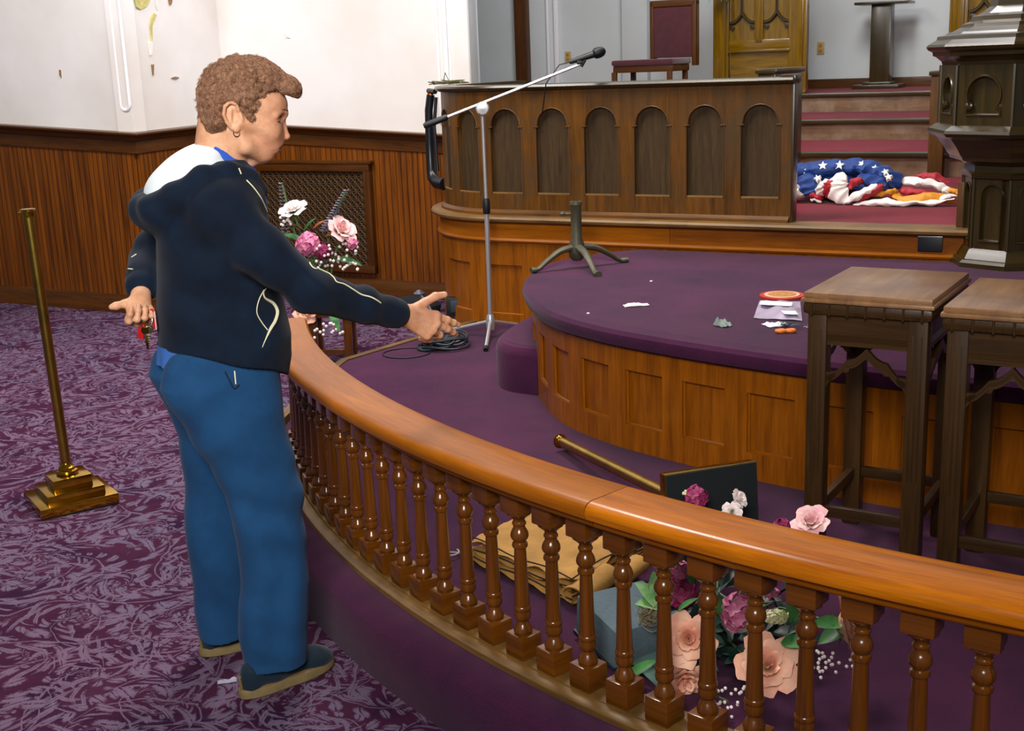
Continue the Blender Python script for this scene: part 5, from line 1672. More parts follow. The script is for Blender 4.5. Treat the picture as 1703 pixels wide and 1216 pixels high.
def surfnet(prims, res, warp=None, post=None):
    add = [q for q in prims if q.op == '+']
    lo = np.min([q.lo for q in add], axis=0) - res * 3; hi = np.max([q.hi for q in add], axis=0) + res * 3
    B = 12
    nb = np.ceil((hi - lo) / (res * B)).astype(int)
    off = np.array([(i, j, k) for i in range(B + 1) for j in range(B + 1) for k in range(B + 1)])
    half = res * B * .87
    cid = []; cpos = []; fac = []
    big = 1 << 20
    def key(c): return (c[:, 0] * big + c[:, 1]) * big + c[:, 2]
    edges = []
    for bx in range(nb[0]):
        for by in range(nb[1]):
            cen = lo + (np.array([[bx, by, z] for z in range(nb[2])]) + .5) * res * B
            dc = np.concatenate([evalsdf(prims, c[None], .25) for c in cen])
            if warp is not None: pass
            for bz in np.nonzero(np.abs(dc) < half * 1.35 + .012)[0]:
                base = np.array([bx, by, bz]) * B
                g = (base + off)
                P = lo + g * res
                D = evalsdf(prims, P, half * .8 + .02)
                if warp is not None: D = D + warp(P, D)
                if D.min() > 0 or D.max() < 0: continue
                D = D.reshape(B + 1, B + 1, B + 1)
                S = D < 0
                c8 = [S[i:B + i, j:B + j, k:B + k] for i in (0, 1) for j in (0, 1) for k in (0, 1)]
                cnt = sum(x.astype(np.int8) for x in c8)
                idx = np.argwhere((cnt > 0) & (cnt < 8))
                if len(idx) == 0: continue
                acc = np.zeros((len(idx), 3)); n_e = np.zeros(len(idx))
                cs = [(i, j, k) for i in (0, 1) for j in (0, 1) for k in (0, 1)]
                for a in range(8):
                    for ax in range(3):
                        if cs[a][ax] == 0:
                            b = list(cs[a]); b[ax] = 1
                            ia = idx + cs[a]; ib = idx + b
                            da = D[ia[:, 0], ia[:, 1], ia[:, 2]]; db = D[ib[:, 0], ib[:, 1], ib[:, 2]]
                            m = (da < 0) != (db < 0)
                            t = np.where(m, da / np.where(m, da - db, 1), 0)
                            pt = np.array(cs[a], float)[None].repeat(len(idx), 0); pt[:, ax] += t
                            acc[m] += pt[m]; n_e[m] += 1
                cid.append(key(base + idx)); cpos.append(lo + (base + idx + acc / n_e[:, None]) * res)
                for ax in range(3):
                    sl0 = [slice(0, B)] * 3; sl1 = [slice(0, B)] * 3; sl1[ax] = slice(1, B + 1)
                    A = S[tuple(sl0)]; C = S[tuple(sl1)]
                    e = np.argwhere(A != C)
                    if len(e): edges.append((ax, base + e, A[e[:, 0], e[:, 1], e[:, 2]]))
    cid = np.concatenate(cid); cpos = np.concatenate(cpos)
    o = np.argsort(cid); cid = cid[o]; cpos = cpos[o]
    F = []
    for ax, e, sg in edges:
        u, v = (ax + 1) % 3, (ax + 2) % 3
        q = []
        ok = np.ones(len(e), bool)
        for (a, b) in ((-1, -1), (0, -1), (0, 0), (-1, 0)):
            c = e.copy(); c[:, u] += a; c[:, v] += b
            kx = key(c); ii = np.searchsorted(cid, kx); ii = np.minimum(ii, len(cid) - 1)
            ok &= cid[ii] == kx
            q.append(ii)
        q = np.stack(q, 1)
        q[~sg] = q[~sg][:, ::-1]
        F.append(q[ok])
    F = np.concatenate(F)
    if post is not None: cpos = post(cpos)
    return cpos, F
def netmesh(name, P, F, mats, parent=None, mi=None, smooth=2):
    # light laplacian smoothing
    for _ in range(smooth):
        acc = np.zeros_like(P); cnt = np.zeros(len(P))
        for a, b in ((0, 1), (1, 2), (2, 3), (3, 0)):
            np.add.at(acc, F[:, a], P[F[:, b]]); np.add.at(acc, F[:, b], P[F[:, a]])
            np.add.at(cnt, F[:, a], 1); np.add.at(cnt, F[:, b], 1)
        P = P * .5 + .5 * acc / np.maximum(cnt, 1)[:, None]
    me = bpy.data.meshes.new(name)
    me.vertices.add(len(P)); me.vertices.foreach_set('co', P.astype(np.float32).ravel())
    me.loops.add(len(F) * 4); me.loops.foreach_set('vertex_index', F.astype(np.int32).ravel())
    me.polygons.add(len(F)); me.polygons.foreach_set('loop_start', np.arange(0, len(F) * 4, 4, dtype=np.int32))
    me.polygons.foreach_set('loop_total', np.full(len(F), 4, np.int32))
    if mi is not None:
        cen = P[F].mean(1)
        me.polygons.foreach_set('material_index', mi(cen).astype(np.int32))
    me.update(calc_edges=True); me.validate()
    me.polygons.foreach_set('use_smooth', [True] * len(me.polygons))
    for m in (mats if isinstance(mats, (list, tuple)) else [mats]): me.materials.append(m)
    o = bpy.data.objects.new(name, me); COL.objects.link(o)
    if parent is not None:
        o.parent = parent; o.location = -Vector(parent.location)
    return o, P

# ---- materials
def skinmat():
    m, nt, bs = newmat('skin')
    tc = nt.nodes.new('ShaderNodeTexCoord')
    f = noise(nt, tc.outputs['Object'], 28, 4, .6)
    f2 = noise(nt, tc.outputs['Object'], 7, 2, .5)
    c = ramp(nt, f, [(.3, lin('#c98c66')), (.5, lin('#d8a27e')), (.72, lin('#e0ad8c'))])
    c = mixc(nt, ramp(nt, f2, [(.5, (0, 0, 0, 1)), (.75, (.5, .5, .5, 1))]), c, lin('#c9755c'))
    nt.links.new(c, bs.inputs['Base Color'])
    bs.inputs['Roughness'].default_value = .48
    bs.inputs['Subsurface Weight'].default_value = .12
    bs.inputs['Subsurface Radius'].default_value = (.01, .004, .002)
    fb_ = noise(nt, tc.outputs['Object'], 120, 3, .6)
    fw = N(nt, 'ShaderNodeMapping'); fw.inputs['Scale'].default_value = (1, 1, 2.6)
    nt.links.new(tc.outputs['Object'], fw.inputs[0])
    wr = noise(nt, fw.outputs[0], 70, 5, .7, 1.2)
    bump(nt, mathn(nt, 'ADD', wr, mathn(nt, 'MULTIPLY', fb_, .3)), .45, .0022, bs)
    return m
skin = skinmat()
lipm = simple('lip', lin('#a9604f'), .45, var=.1, scale=200)
def cloth(name, a, b, rough=.9, scale=9, weave=900, sheen=.15):
    m, nt, bs = newmat(name)
    tc = nt.nodes.new('ShaderNodeTexCoord')
    f = noise(nt, tc.outputs['Object'], scale, 4, .6)
    nt.links.new(ramp(nt, f, [(.3, a), (.7, b)]), bs.inputs['Base Color'])
    bs.inputs['Roughness'].default_value = rough
    bs.inputs['Sheen Weight'].default_value = sheen
    bs.inputs['Specular IOR Level'].default_value = .2
    bump(nt, noise(nt, tc.outputs['Object'], weave, 1, .5), .3, .0006, bs)
    return m
navy = cloth('navy_fleece', lin('#081120'), lin('#0d1e32'), .9, sheen=.05)
bluepants = cloth('blue_trouser', lin('#173e66'), lin('#1d4c78'), .9, sheen=.05)
whitecl = simple('white_hood_lining', lin('#e4eef4'), .8)
royal = simple('royal_blue_shirt', lin('#1d50b8'), .8)
piping = simple('cream_piping', lin('#e6e2bc'), .6)

woman = thing('person', (PR[0], PR[1], 0), 'short-haired woman in navy hoodie and blue trousers standing at the rail, holding out her hand', 'person')

prims = []
def H(u, v, z): return toM(HM, (u, v, z))
def Bp(u, v, z): return toM(BM, (u, v, z))
HR = np.array(HM)[:3, :3]
def rotY(deg):   # pitch in the head frame
    a = math.radians(deg); return np.array([[math.cos(a), 0, math.sin(a)], [0, 1, 0], [-math.sin(a), 0, math.cos(a)]])
def HE(c, r, pitch_=0, k=.01, op='+', yaw=0):
    a = math.radians(yaw); Z = np.array([[math.cos(a), -math.sin(a), 0], [math.sin(a), math.cos(a), 0], [0, 0, 1]])
    return Ell(H(*c), r, HR @ Z @ rotY(pitch_), k, op)
def HC(a, b, r1, r2=None, k=.01, op='+'): return Cap(H(*a), H(*b), r1, r2, k, op)
# head
prims += [HE((.082, 0, 1.510), (.094, .073, .082), 0, .0),
          HE((.128, 0, 1.440), (.052, .056, .080), 14, .03),
          HE((.135, 0, 1.487), (.060, .060, .044), 0, .02),
          HE((.150, 0, 1.400), (.030, .038, .040), 15, .02)]
for s in (-1, 1):
    prims += [HC((.070, s * .056, 1.440), (.084, s * .050, 1.393), .020, .018, .025),
              HC((.084, s * .048, 1.392), (.120, s * .016, 1.366), .017, .016, .02),
              HE((.148, s * .037, 1.424), (.022, .020, .020), 0, .02),
              HC((.160, s * .018, 1.461), (.184, s * .010, 1.463), .009, .009, .014),
              HC((.182, s * .016, 1.463), (.163, s * .046, 1.462), .0085, .0075, .010),
              HC((.070, s * .064, 1.455), (.135, s * .048, 1.435), .012, .012, .02),
              HE((.191, s * .034, 1.4530), (.021, .019, .0105), 0, .009, '-'),
              Ell(H(.1600, s * .0330, 1.4515), (.0128, .0128, .0128), None, .002), HC((.178, s * .016, 1.4590), (.154, s * .046, 1.4590), .0020, .0018, .003, '-'),
              HC((.170, s * .018, 1.4410), (.156, s * .043, 1.4400), .0040, .0036, .004),
              HE((.173, s * .0100, 1.4030), (.0090, .0062, .0070), 0, .003),
              HC((.166, s * .013, 1.3800), (.151, s * .028, 1.3775), .0024, .0016, .004, '-'),
              HC((.172, s * .019, 1.4340), (.152, s * .045, 1.4310), .0028, .0024, .006, '-'),
              HC((.050, s * .052, 1.430), (.058, s * .022, 1.330), .0095, .010, .016)]
prims += [HC((.1795, 0, 1.4470), (.1855, 0, 1.4105), .0070, .0080, .007), HE((.1865, 0, 1.4075), (.0092, .0092, .0080), 0, .005),
          HC((.167, 0, 1.400), (.162, 0, 1.3905), .0085, .0085, .008),
          HC((.161, -.017, 1.3855), (.161, .017, 1.3855), .0055, .0055, .006), HC((.1645, -.006, 1.3875), (.1645, .006, 1.3875), .0048, .0048, .005),
          HC((.158, -.014, 1.3755), (.158, .014, 1.3755), .0060, .0060, .005),
          HE((.133, 0, 1.3640), (.018, .020, .016), 0, .012),
          HC((.169, -.020, 1.3800), (.169, .020, 1.3800), .0042, .0042, .003, '-'),
          HC((.160, -.012, 1.3685), (.160, .012, 1.3685), .0040, .0040, .006, '-'),
          HC((.1745, -.0065, 1.3965), (.1745, -.0065, 1.399), .0026, .0026, .003, '-'), HC((.1745, .0065, 1.3965), (.1745, .0065, 1.399), .0026, .0026, .003, '-')]
# neck with loose skin under the chin
prims += [HC((.028, 0, 1.440), (.012, 0, 1.335), .054, .060, .03), HC((.045, 0, 1.40), (.035, 0, 1.325), .045, .050, .02),
          HC((.118, 0, 1.360), (.078, 0, 1.348), .012, .014, .015), HC((.092, 0, 1.358), (.070, 0, 1.325), .012, .014, .018)]
# ears
for s in (-1, 1):
    e = s * .0775
    prims += [HE((.062, s * .073, 1.464), (.023, .009, .034), -14, .005, '+', 0),
              HE((.067, s * .0835, 1.464), (.0140, .0085, .021), -14, .002, '-', 0)]
    hel = [(.076, e, 1.478), (.072, e * 1.05, 1.493), (.058, e * 1.09, 1.499), (.045, e * 1.10, 1.489), (.041, e * 1.09, 1.470), (.047, e * 1.05, 1.451), (.057, e * 1.0, 1.437)]
    for a, b in zip(hel, hel[1:]): prims.append(HC(a, b, .0046, .0046, .0012))
    prims += [HE((.067, e * 1.0, 1.436), (.0085, .0055, .010), 0, .004), HC((.080, e * .98, 1.468), (.082, e * .99, 1.456), .0042, .0045, .003),
              HC((.058, e * 1.02, 1.478), (.056, e * 1.0, 1.455), .0035, .0035, .003), HC((.070, e * 1.0, 1.452), (.075, e, 1.445), .0038, .0038, .003)]
# hidden trunk and limbs, so that the body is one continuous figure
prims += [Cap(Bp(.005, 0, 1.32), Bp(-.01, 0, 1.0), .060, .085, .03), Cap(Bp(-.02, 0, 1.0), Bp(-.03, 0, .84), .10, .11, .03),
          Cap(Bp(0, 0, 1.28), Bp(-.01, -.12, 1.25), .034, .030, .03), Cap(Bp(0, 0, 1.28), Bp(-.01, .12, 1.25), .034, .030, .03)]
S1, E1, W1 = (-.01, -.135, 1.245), (.170, -.218, 1.045), (.425, -.150, .946)
S2, E2, W2 = (-.01, .135, 1.245), (-.130, .215, 1.110), (-.190, .065, 1.045)
for S_, E_, W_ in ((S1, E1, W1), (S2, E2, W2)):
    prims += [Cap(Bp(*S_), Bp(*E_), .032, .030, .02), Cap(Bp(*E_), Bp(*W_), .030, .024, .02)]
for hp_, kn, an in (((-.04, -.09, .84), (.02, -.11, .46), (-.02, -.14, .10)), ((-.04, .09, .84), (-.04, .11, .46), (-.06, .135, .10))):
    prims += [Cap(Bp(*hp_), Bp(*kn), .068, .048, .02), Cap(Bp(*kn), Bp(*an), .046, .030, .02)]
for (x, y, a) in ((-.02, -.14, 16), (-.06, .135, 5)):
    ca_, sa_ = math.cos(math.radians(a)), math.sin(math.radians(a))
    prims += [Cap(Bp(x, y, .10), Bp(x - .02 * ca_, y - .02 * sa_, .055), .030, .028, .02), Cap(Bp(x, y, .06), Bp(x + .11 * ca_, y + .11 * sa_, .042), .028, .022, .02)]

def frameB(X, Y):
    X = np.array(X, float); X /= np.linalg.norm(X)
    Y = np.array(Y, float); Y -= X * (X @ Y); Y /= np.linalg.norm(Y)
    Z = np.cross(X, Y)
    R = np.array(BM)[:3, :3]
    return R @ np.stack([X, Y, Z], 1)
def hand(wrist, X, Y, zs, fingers, thumb, scale=1.0):
    """X along the hand, Y to the thumb side, back of the hand = zs * cross(X, Y)"""
    R = frameB(X, Y); o = Bp(*wrist)
    R = R.copy(); R[:, 2] *= zs
    def P(x, y, z): return o + R @ (np.array([x, y, z]) * scale)
    out = [Cap(P(-.03, 0, 0), P(.012, .002, 0), .0235 * scale, .0225 * scale, .015)]
    mcps = [(.088, .030, .0), (.092, .009, .004), (.087, -.012, .003), (.078, -.031, -.001)]
    rr = [.0110, .0112, .0105, .0095]
    for (x, y, z), r in zip(mcps, rr):
        out.append(Cap(P(.008, y * .45, -.002), P(x, y, z - .002), .016 * scale, (r + .0022) * scale, .012))
    out.append(Cap(P(.02, .0, -.008), P(.075, .0, -.009), .016 * scale, .013 * scale, .012))
    # tendons on the back
    for (x, y, z), r in zip(mcps, rr):
        out.append(Cap(P(.020, y * .4, .0145), P(x - .004, y, z + .0085), .0028 * scale, .0035 * scale, .006))
        out.append(Cap(P(x, y, z + .002), P(x + .002, y, z + .003), (r + .001) * scale, (r + .001) * scale, .006))
    lens = [(.040, .024, .020), (.045, .027, .021), (.041, .025, .021), (.032, .020, .018)]
    tips = []
    for i, (mc, ln, r) in enumerate(zip(mcps, lens, rr)):
        spread, c1, c2, c3 = fingers[i]
        ang = 0; p = np.array(mc)
        sp = math.radians(spread)
        for j, (L, c) in enumerate(zip(ln, (c1, c2, c3))):
            ang += math.radians(c)
            dr = np.array([math.cos(ang) * math.cos(sp), math.cos(ang) * math.sin(sp), -math.sin(ang)])
            q = p + dr * L
            r0, r1 = r * (1 - .09 * j), r * (1 - .09 * (j + 1))
            out.append(Cap(P(*p), P(*q), r0 * scale * .93, r1 * scale * .93, .0035))
            if j > 0: out.append(Ell(P(*p), np.array([1.02, 1.0, 1.02]) * r0 * scale, None, .003))
            p = q
        tips.append(P(*p))
    # thumb from the side of the palm near its base
    p = np.array([.016, .020, -.006])
    out.append(Cap(P(.012, .008, -.006), P(.045, .030, -.010), .017 * scale, .013 * scale, .012))
    pts = [np.array(t) for t in thumb]
    rt = [.0145, .0118, .0112, .0090]
    for a, b, r0, r1 in zip(pts, pts[1:], rt, rt[1:]): out.append(Cap(P(*a), P(*b), r0 * scale, r1 * scale, .006))
    tips.append(P(*pts[-1]))
    return out, tips, P
hr, tipsR, PRh = hand((.430, -.150, .945), (.88, .10, -.47), (.40, .25, .88), 1,
    [(2, 2, 8, 6), (0, 8, 14, 10), (-1, 24, 32, 20), (-4, 40, 50, 32)],
    [(.018, .022, -.004), (.046, .052, -.004), (.070, .078, .000), (.094, .092, .004)], .97)
hl, tipsL, PLh = hand((-.195, .055, 1.030), (-.20, -.62, -.62), (-.95, .1, .2), 1,
    [(4, 50, 65, 40), (2, 68, 80, 45), (-2, 72, 85, 50), (-6, 74, 85, 50)],
    [(.018, .022, -.004), (.034, .046, -.006), (.044, .070, -.004), (.048, .082, -.002)], .82)
prims += hr + hl
P_, F_ = surfnet(prims, .0022)
body, Pb = netmesh('body', P_, F_, [skin, lipm], woman, None, 1)
# lips get their own slot
HI = np.array(HM.inverted())
me = body.data
cen = Pb[F_].mean(1); q = cen @ HI[:3, :3].T + HI[:3, 3]
lips = (np.abs(q[:, 1]) < .0215) & (q[:, 0] > .150) & (((np.abs(q[:, 2] - 1.3752) < .0052) & (q[:, 0] > .1565 - np.abs(q[:, 1]) * .25)) | ((np.abs(q[:, 2] - 1.3855) < .0040) & (q[:, 0] > .159 - np.abs(q[:, 1]) * .25)))
me.polygons.foreach_set('material_index', lips.astype(np.int32)[:len(me.polygons)] if len(me.polygons) == len(lips) else np.zeros(len(me.polygons), np.int32))
def part3(mb, nm, mt, lab=None, parent=None):
    o = mb.build(nm, mt, parent or woman)
    if lab: o['label'] = lab
    return o
# eyes under lowered lids, eyebrows
def lidpt(s, phi, el, r):
    return HM @ Vector((.1600 + r * math.cos(el) * math.cos(phi), s * (.0330 + r * math.cos(el) * math.sin(phi)), 1.4515 + r * math.sin(el)))
for s in (-1, 1):
    rng = [math.radians(d) for d in range(-42, 112, 9)]
    mb = MB(); mb.tube([lidpt(s, p, math.radians(-24 - 7 * math.cos(p * 1.6)), .0125) for p in rng], [.0006] + [.0017] * (len(rng) - 2) + [.0006], n=6)
    part3(mb, 'eye', simple('eye_dark', lin('#3a2a26'), .15))
    mb = MB(); mb.tube([lidpt(s, p, math.radians(-16 - 7 * math.cos(p * 1.6)), .0130) for p in rng], [.0003] + [.0008] * (len(rng) - 2) + [.0003], n=5)
    for p in rng[2:-1]:
        a = lidpt(s, p, math.radians(-17 - 7 * math.cos(p * 1.6)), .0130)
        mb.tube([a, a + Vector(HR @ np.array([.0038 * math.cos(p), s * .0038 * math.sin(p), -.0026]))], [.0005, .0002], n=3)
    part3(mb, 'eyelashes', simple('lash', lin('#2c1c16'), .6))
    mb = MB()
    for k in range(40):
        t = k / 39
        a = HM @ Vector((.1945 - .006 * t - .022 * t ** 2, s * (.014 + .034 * t), 1.4695 + .0045 * math.sin(PI * t * .9) + random.uniform(-.0012, .0012)))
        mb.tube([a, a + Vector(HR @ np.array([.0005 - .003 * t, s * .005, .0012]))], [.0011, .0004], n=3)
    part3(mb, 'eyebrow', simple('brow_hair', lin('#7a523a'), .8))
# fingernails
nailm = simple('fingernail', lin('#e6b9a6'), .3)
for tips in (tipsR, tipsL):
    pass

# ---- hair: short curled mass with strands
hp_ = [HE((.078, 0, 1.520), (.095, .086, .084), -6, 0), HE((.048, 0, 1.482), (.060, .082, .058), 0, .03), HE((.130, 0, 1.555), (.075, .070, .042), 22, .02),
       HE((.200, 0, 1.525), (.034, .052, .028), 35, .018), HE((.018, 0, 1.458), (.032, .056, .033), 0, .02),
       HE((.172, 0, 1.474), (.060, .10, .040), 0, .012, '-'), HE((.140, 0, 1.420), (.075, .12, .045), 0, .012, '-')]
for s in (-1, 1):
    hp_ += [HC((.095, s * .066, 1.500), (.104, s * .068, 1.452), .020, .009, .012), HC((.030, s * .064, 1.458), (.014, s * .05, 1.440), .020, .016, .015),
            HE((.064, s * .088, 1.462), (.029, .026, .041), -14, .006, '-')]
rsn = np.random.RandomState(4)
cc_ = rsn.uniform(-1, 1, (220, 3)); cc_ /= np.linalg.norm(cc_, axis=1)[:, None]
curlc = np.array([H(.075 + .10 * a, .085 * b, 1.51 + .088 * c) for a, b, c in cc_])
def hairwarp(P, D):
    w = np.zeros(len(P))
    near = np.abs(D) < .02
    if near.any():
        Q = P[near]
        dd = ((Q[:, None, :] - curlc[None]) ** 2).sum(2)
        m = np.sqrt(dd.min(1))
        w[near] = -.0042 * np.cos(m * 260) * np.exp(-(m / .03) ** 2) - .0015 * np.sin(Q[:, 0] * 300 + Q[:, 2] * 260) * np.sin(Q[:, 1] * 280 + 1)
    return w
P_, F_ = surfnet(hp_, .0032, hairwarp)
def hairmat():
    m, nt, bs = newmat('auburn_hair')
    tc = nt.nodes.new('ShaderNodeTexCoord')
    f = noise(nt, tc.outputs['Object'], 55, 5, .7, 2.5)
    f2 = noise(nt, tc.outputs['Object'], 11, 3, .6)
    c = ramp(nt, f, [(.3, lin('#50321f')), (.5, lin('#94684c')), (.72, lin('#c09a76'))])
    c = mixc(nt, ramp(nt, f2, [(.45, (0, 0, 0, 1)), (.7, (.6, .6, .6, 1))]), c, lin('#a97e66'))
    nt.links.new(c, bs.inputs['Base Color'])
    bs.inputs['Roughness'].default_value = .55
    bump(nt, noise(nt, tc.outputs['Object'], 160, 4, .7, 1.5), .9, .004, bs)
    return m
hairm = hairmat()
hair, Ph = netmesh('hair', P_, F_, hairm, woman, None, 0)
# loose curls standing off the surface
random.seed(21)
mb = MB()
hm = hair.data
nf = len(F_)
for k in range(6500):
    f = F_[random.randrange(nf)]
    p = Ph[f].mean(0); n_ = np.cross(Ph[f[1]] - Ph[f[0]], Ph[f[2]] - Ph[f[0]]); ln = np.linalg.norm(n_)
    if ln < 1e-12: continue
    n_ /= ln
    q = HI[:3, :3] @ p + HI[:3, 3]
    if q[2] < 1.43: continue
    # combing direction: forward over the top, back and down behind
    w_ = 1 / (1 + math.exp(-(q[0] - .07) * 40)); up_ = 1 / (1 + math.exp(-(q[2] - 1.53) * 50))
    g = HR @ np.array([w_ * (.4 + up_) - (1 - w_) * .8, .25 * np.sign(q[1]), -.5 - .5 * (1 - up_)]) + rsn.normal(0, .33, 3)
    t1 = g - n_ * (g @ n_); t1 /= max(1e-6, np.linalg.norm(t1)); t2 = np.cross(n_, t1)
    L = random.uniform(.012, .026); h_ = random.uniform(.0004, .0022); am = random.uniform(.0015, .0045); ph = random.uniform(0, 6)
    pts = [p + n_ * (h_ * math.sin(PI * t) + .0002 - (L * (t - .5)) ** 2 / .08) + t1 * L * (t - .5) + t2 * am * math.sin(5.5 * t + ph) for t in np.linspace(0, 1, 6)]
    mb.tube(pts, [.0001, .0004, .0005, .0005, .0004, .0001], n=3, caps=False)
part3(mb, 'curls', hairm)
mb = MB(); mb.tube([HM @ Vector((.067 + .0075 * math.cos(a), -.0735, 1.4245 + .0075 * math.sin(a))) for a in np.linspace(0, 2 * PI, 16)], .0011, n=6)
part3(mb, 'earring', MAT['brass'], 'small gold hoop earring')

# ---- hoodie
def fold_fn(P, D, spec):
    w = np.zeros(len(P))
    for (c, dirv, freq, amp, rad) in spec:
        q = P - c
        r = np.linalg.norm(q, axis=1)
        w -= amp * np.exp(-(r / rad) ** 2) * np.sin((q @ dirv) * freq)
    return w
rows = [(.76, -.02, 0, .148, .172), (.80, -.020, 0, .155, .176), (.86, -.010, 0, .163, .180), (.92, -.008, 0, .162, .174), (1.0, -.010, 0, .155, .165), (1.08, -.012, 0, .144, .160), (1.16, -.010, 0, .138, .165), (1.22, -.006, 0, .128, .172), (1.27, .000, 0, .112, .172), (1.305, .004, 0, .098, .150), (1.335, .008, 0, .084, .115), (1.36, .012, 0, .070, .080)]
hem = lambda q: (.900 - (q[:, 0] + .173) * .33 + np.clip(-q[:, 1], 0, .2) * .17 - q[:, 2])
jk = [Tab(BM, rows, hem, 0)]
jk += [Cap(Bp(-.015, -.145, 1.250), Bp(.060, -.200, 1.150), .064, .058, .05), Cap(Bp(.060, -.200, 1.150), Bp(.170, -.220, 1.045), .058, .050, .03),
       Cap(Bp(.170, -.220, 1.045), Bp(.300, -.188, .993), .050, .044, .03), Cap(Bp(.300, -.188, .993), Bp(.380, -.164, .961), .044, .0395, .02), Cap(Bp(.380, -.164, .961), Bp(.398, -.159, .955), .0395, .0385, .008)]
jk += [Cap(Bp(-.010, .150, 1.255), Bp(-.125, .215, 1.115), .062, .054, .05), Cap(Bp(-.125, .215, 1.115), Bp(-.172, .120, 1.070), .053, .046, .03), Cap(Bp(-.172, .120, 1.070), Bp(-.185, .085, 1.055), .043, .041, .01)]
# hood lying on the back
ring = [(.112, -.040, 1.285), (.078, -.078, 1.318), (.020, -.098, 1.336), (-.045, -.108, 1.328), (-.110, -.098, 1.285), (-.155, -.060, 1.258), (-.168, 0, 1.250), (-.155, .060, 1.258), (-.110, .098, 1.285), (-.045, .108, 1.328), (.020, .098, 1.336), (.078, .078, 1.318), (.112, .040, 1.285)]
rr = [.012, .014, .020, .026, .032, .036, .038, .036, .032, .026, .020, .014, .012]
for i in range(len(ring) - 1): jk.append(Cap(Bp(*ring[i]), Bp(*ring[i + 1]), rr[i], rr[i + 1], .018))
jk.append(Ell(Bp(-.110, 0, 1.245), (.070, .105, .055), np.array(BM)[:3, :3] @ rotY(-35), .03))
R_ = np.array(BM)[:3, :3]
def dv(u, v, z): return R_ @ (np.array([u, v, z]) / np.linalg.norm([u, v, z]))
folds = [(Bp(.15, -.23, 1.06), dv(.8, 0, .6), 95, 0.0057, .07), (Bp(.10, -.20, 1.01), dv(.9, 0, -.4), 75, 0.0054, .08), (Bp(.30, -.19, 1.0), dv(.9, .1, -.1), 80, 0.0038, .07), (Bp(.40, -.16, .955), dv(.9, 0, -.35), 150, 0.0020, .035),
         (Bp(0, -.19, 1.17), dv(.5, 0, -.8), 60, 0.0054, .09), (Bp(-.08, -.17, .95), dv(.25, 0, 1), 52, 0.0047, .13), (Bp(.05, -.17, .87), dv(-.3, 0, 1), 46, 0.0047, .12), (Bp(-.12, -.14, 1.10), dv(.5, 0, .9), 40, 0.0054, .14),
         (Bp(-.18, .2, 1.08), dv(.5, 0, .8), 90, 0.0054, .08), (Bp(.10, -.12, 1.25), dv(.7, 0, .7), 60, 0.0041, .1), (Bp(-.12, -.05, 1.26), dv(.8, .1, .5), 85, 0.0041, .08)]
P_, F_ = surfnet(jk, .0045, lambda P, D: fold_fn(P, D, folds))
hoodie, Pj = netmesh('hoodie', P_, F_, navy, woman, None, 1)
hoodie['label'] = 'navy zip hoodie'
# ribbed hem band and cuffs
lining = [Ell(Bp(-.060, 0, 1.337), (.108, .096, .050), R_ @ rotY(-30), 0), Ell(Bp(-.125, 0, 1.300), (.050, .080, .030), R_ @ rotY(-40), .02), Ell(Bp(.00, 0, 1.345), (.050, .085, .022), R_ @ rotY(-8), .015),
          Cap(Bp(.03, 0, 1.42), Bp(.02, 0, 1.30), .056, .056, .008, '-')]
P_, F_ = surfnet(lining, .004)
lin_o, _ = netmesh('hood_lining', P_, F_, whitecl, woman, None, 2)
lin_o['label'] = 'white hood lining'
shirt = [Tab(BM, [(1.24, .045, 0, .085, .085), (1.30, .042, 0, .076, .076), (1.345, .034, 0, .068, .068), (1.41, .018, 0, .066, .065)], lambda q: q[:, 2] - np.where(q[:, 0] > 0, 1.396 - .60 * q[:, 0], 1.396 + 1.6 * q[:, 0]), 0, '+', 2.0)]
P_, F_ = surfnet(shirt, .003)
sh_o, _ = netmesh('shirt_collar', P_, F_, royal, woman, None, 1)
sh_o['label'] = 'royal blue shirt collar'
# shirt tail peeping below the hoodie at the back
mb = MB()
vv = []; ff = []
for i in range(25):
    a = math.radians(125 + 110 * i / 24)
    for j in range(6):
        z = .915 - .010 * j
        r1, r2 = .158 + .001 * j, .160
        vv.append(BM @ Vector((-.016 + (r1 + .003 * math.sin(i * 1.3) * j / 5) * math.cos(a), r2 * math.sin(a), z)))
for i in range(24):
    for j in range(5):
        a = i * 6 + j; ff.append([a, a + 1, a + 7, a + 6])
mb.add(vv, ff)
part3(mb, 'shirt_tail', simple('pale_blue_shirt', lin('#3a6fc0'), .8))

# ---- trousers
nearleg = [(.052, .016, -.140, .083, .064), (.08, .016, -.140, .083, .064), (.17, .022, -.135, .090, .068), (.28, .036, -.130, .091, .070), (.37, .036, -.125, .089, .072), (.47, .038, -.118, .090, .076), (.535, .030, -.112, .098, .080), (.61, .008, -.105, .108, .086), (.67, -.012, -.098, .118, .092), (.74, -.030, -.092, .130, .096), (.82, -.045, -.083, .148, .092), (.87, -.034, -.078, .144, .084), (.92, -.020, -.07, .12, .07)]
farleg = [(.048, -.055, .130, .074, .064), (.08, -.055, .130, .075, .066), (.21, -.055, .126, .079, .068), (.35, -.050, .120, .086, .072), (.49, -.040, .112, .090, .076), (.64, -.030, .100, .100, .086), (.74, -.035, .092, .125, .094), (.82, -.045, .083, .148, .092), (.87, -.034, .078, .144, .084), (.92, -.020, .07, .12, .07)]
tr = [Tab(BM, nearleg, lambda q: (.060 - .05 * q[:, 0] - q[:, 2]), 0, '+', 2.2), Tab(BM, farleg, None, .025, '+', 2.2)]
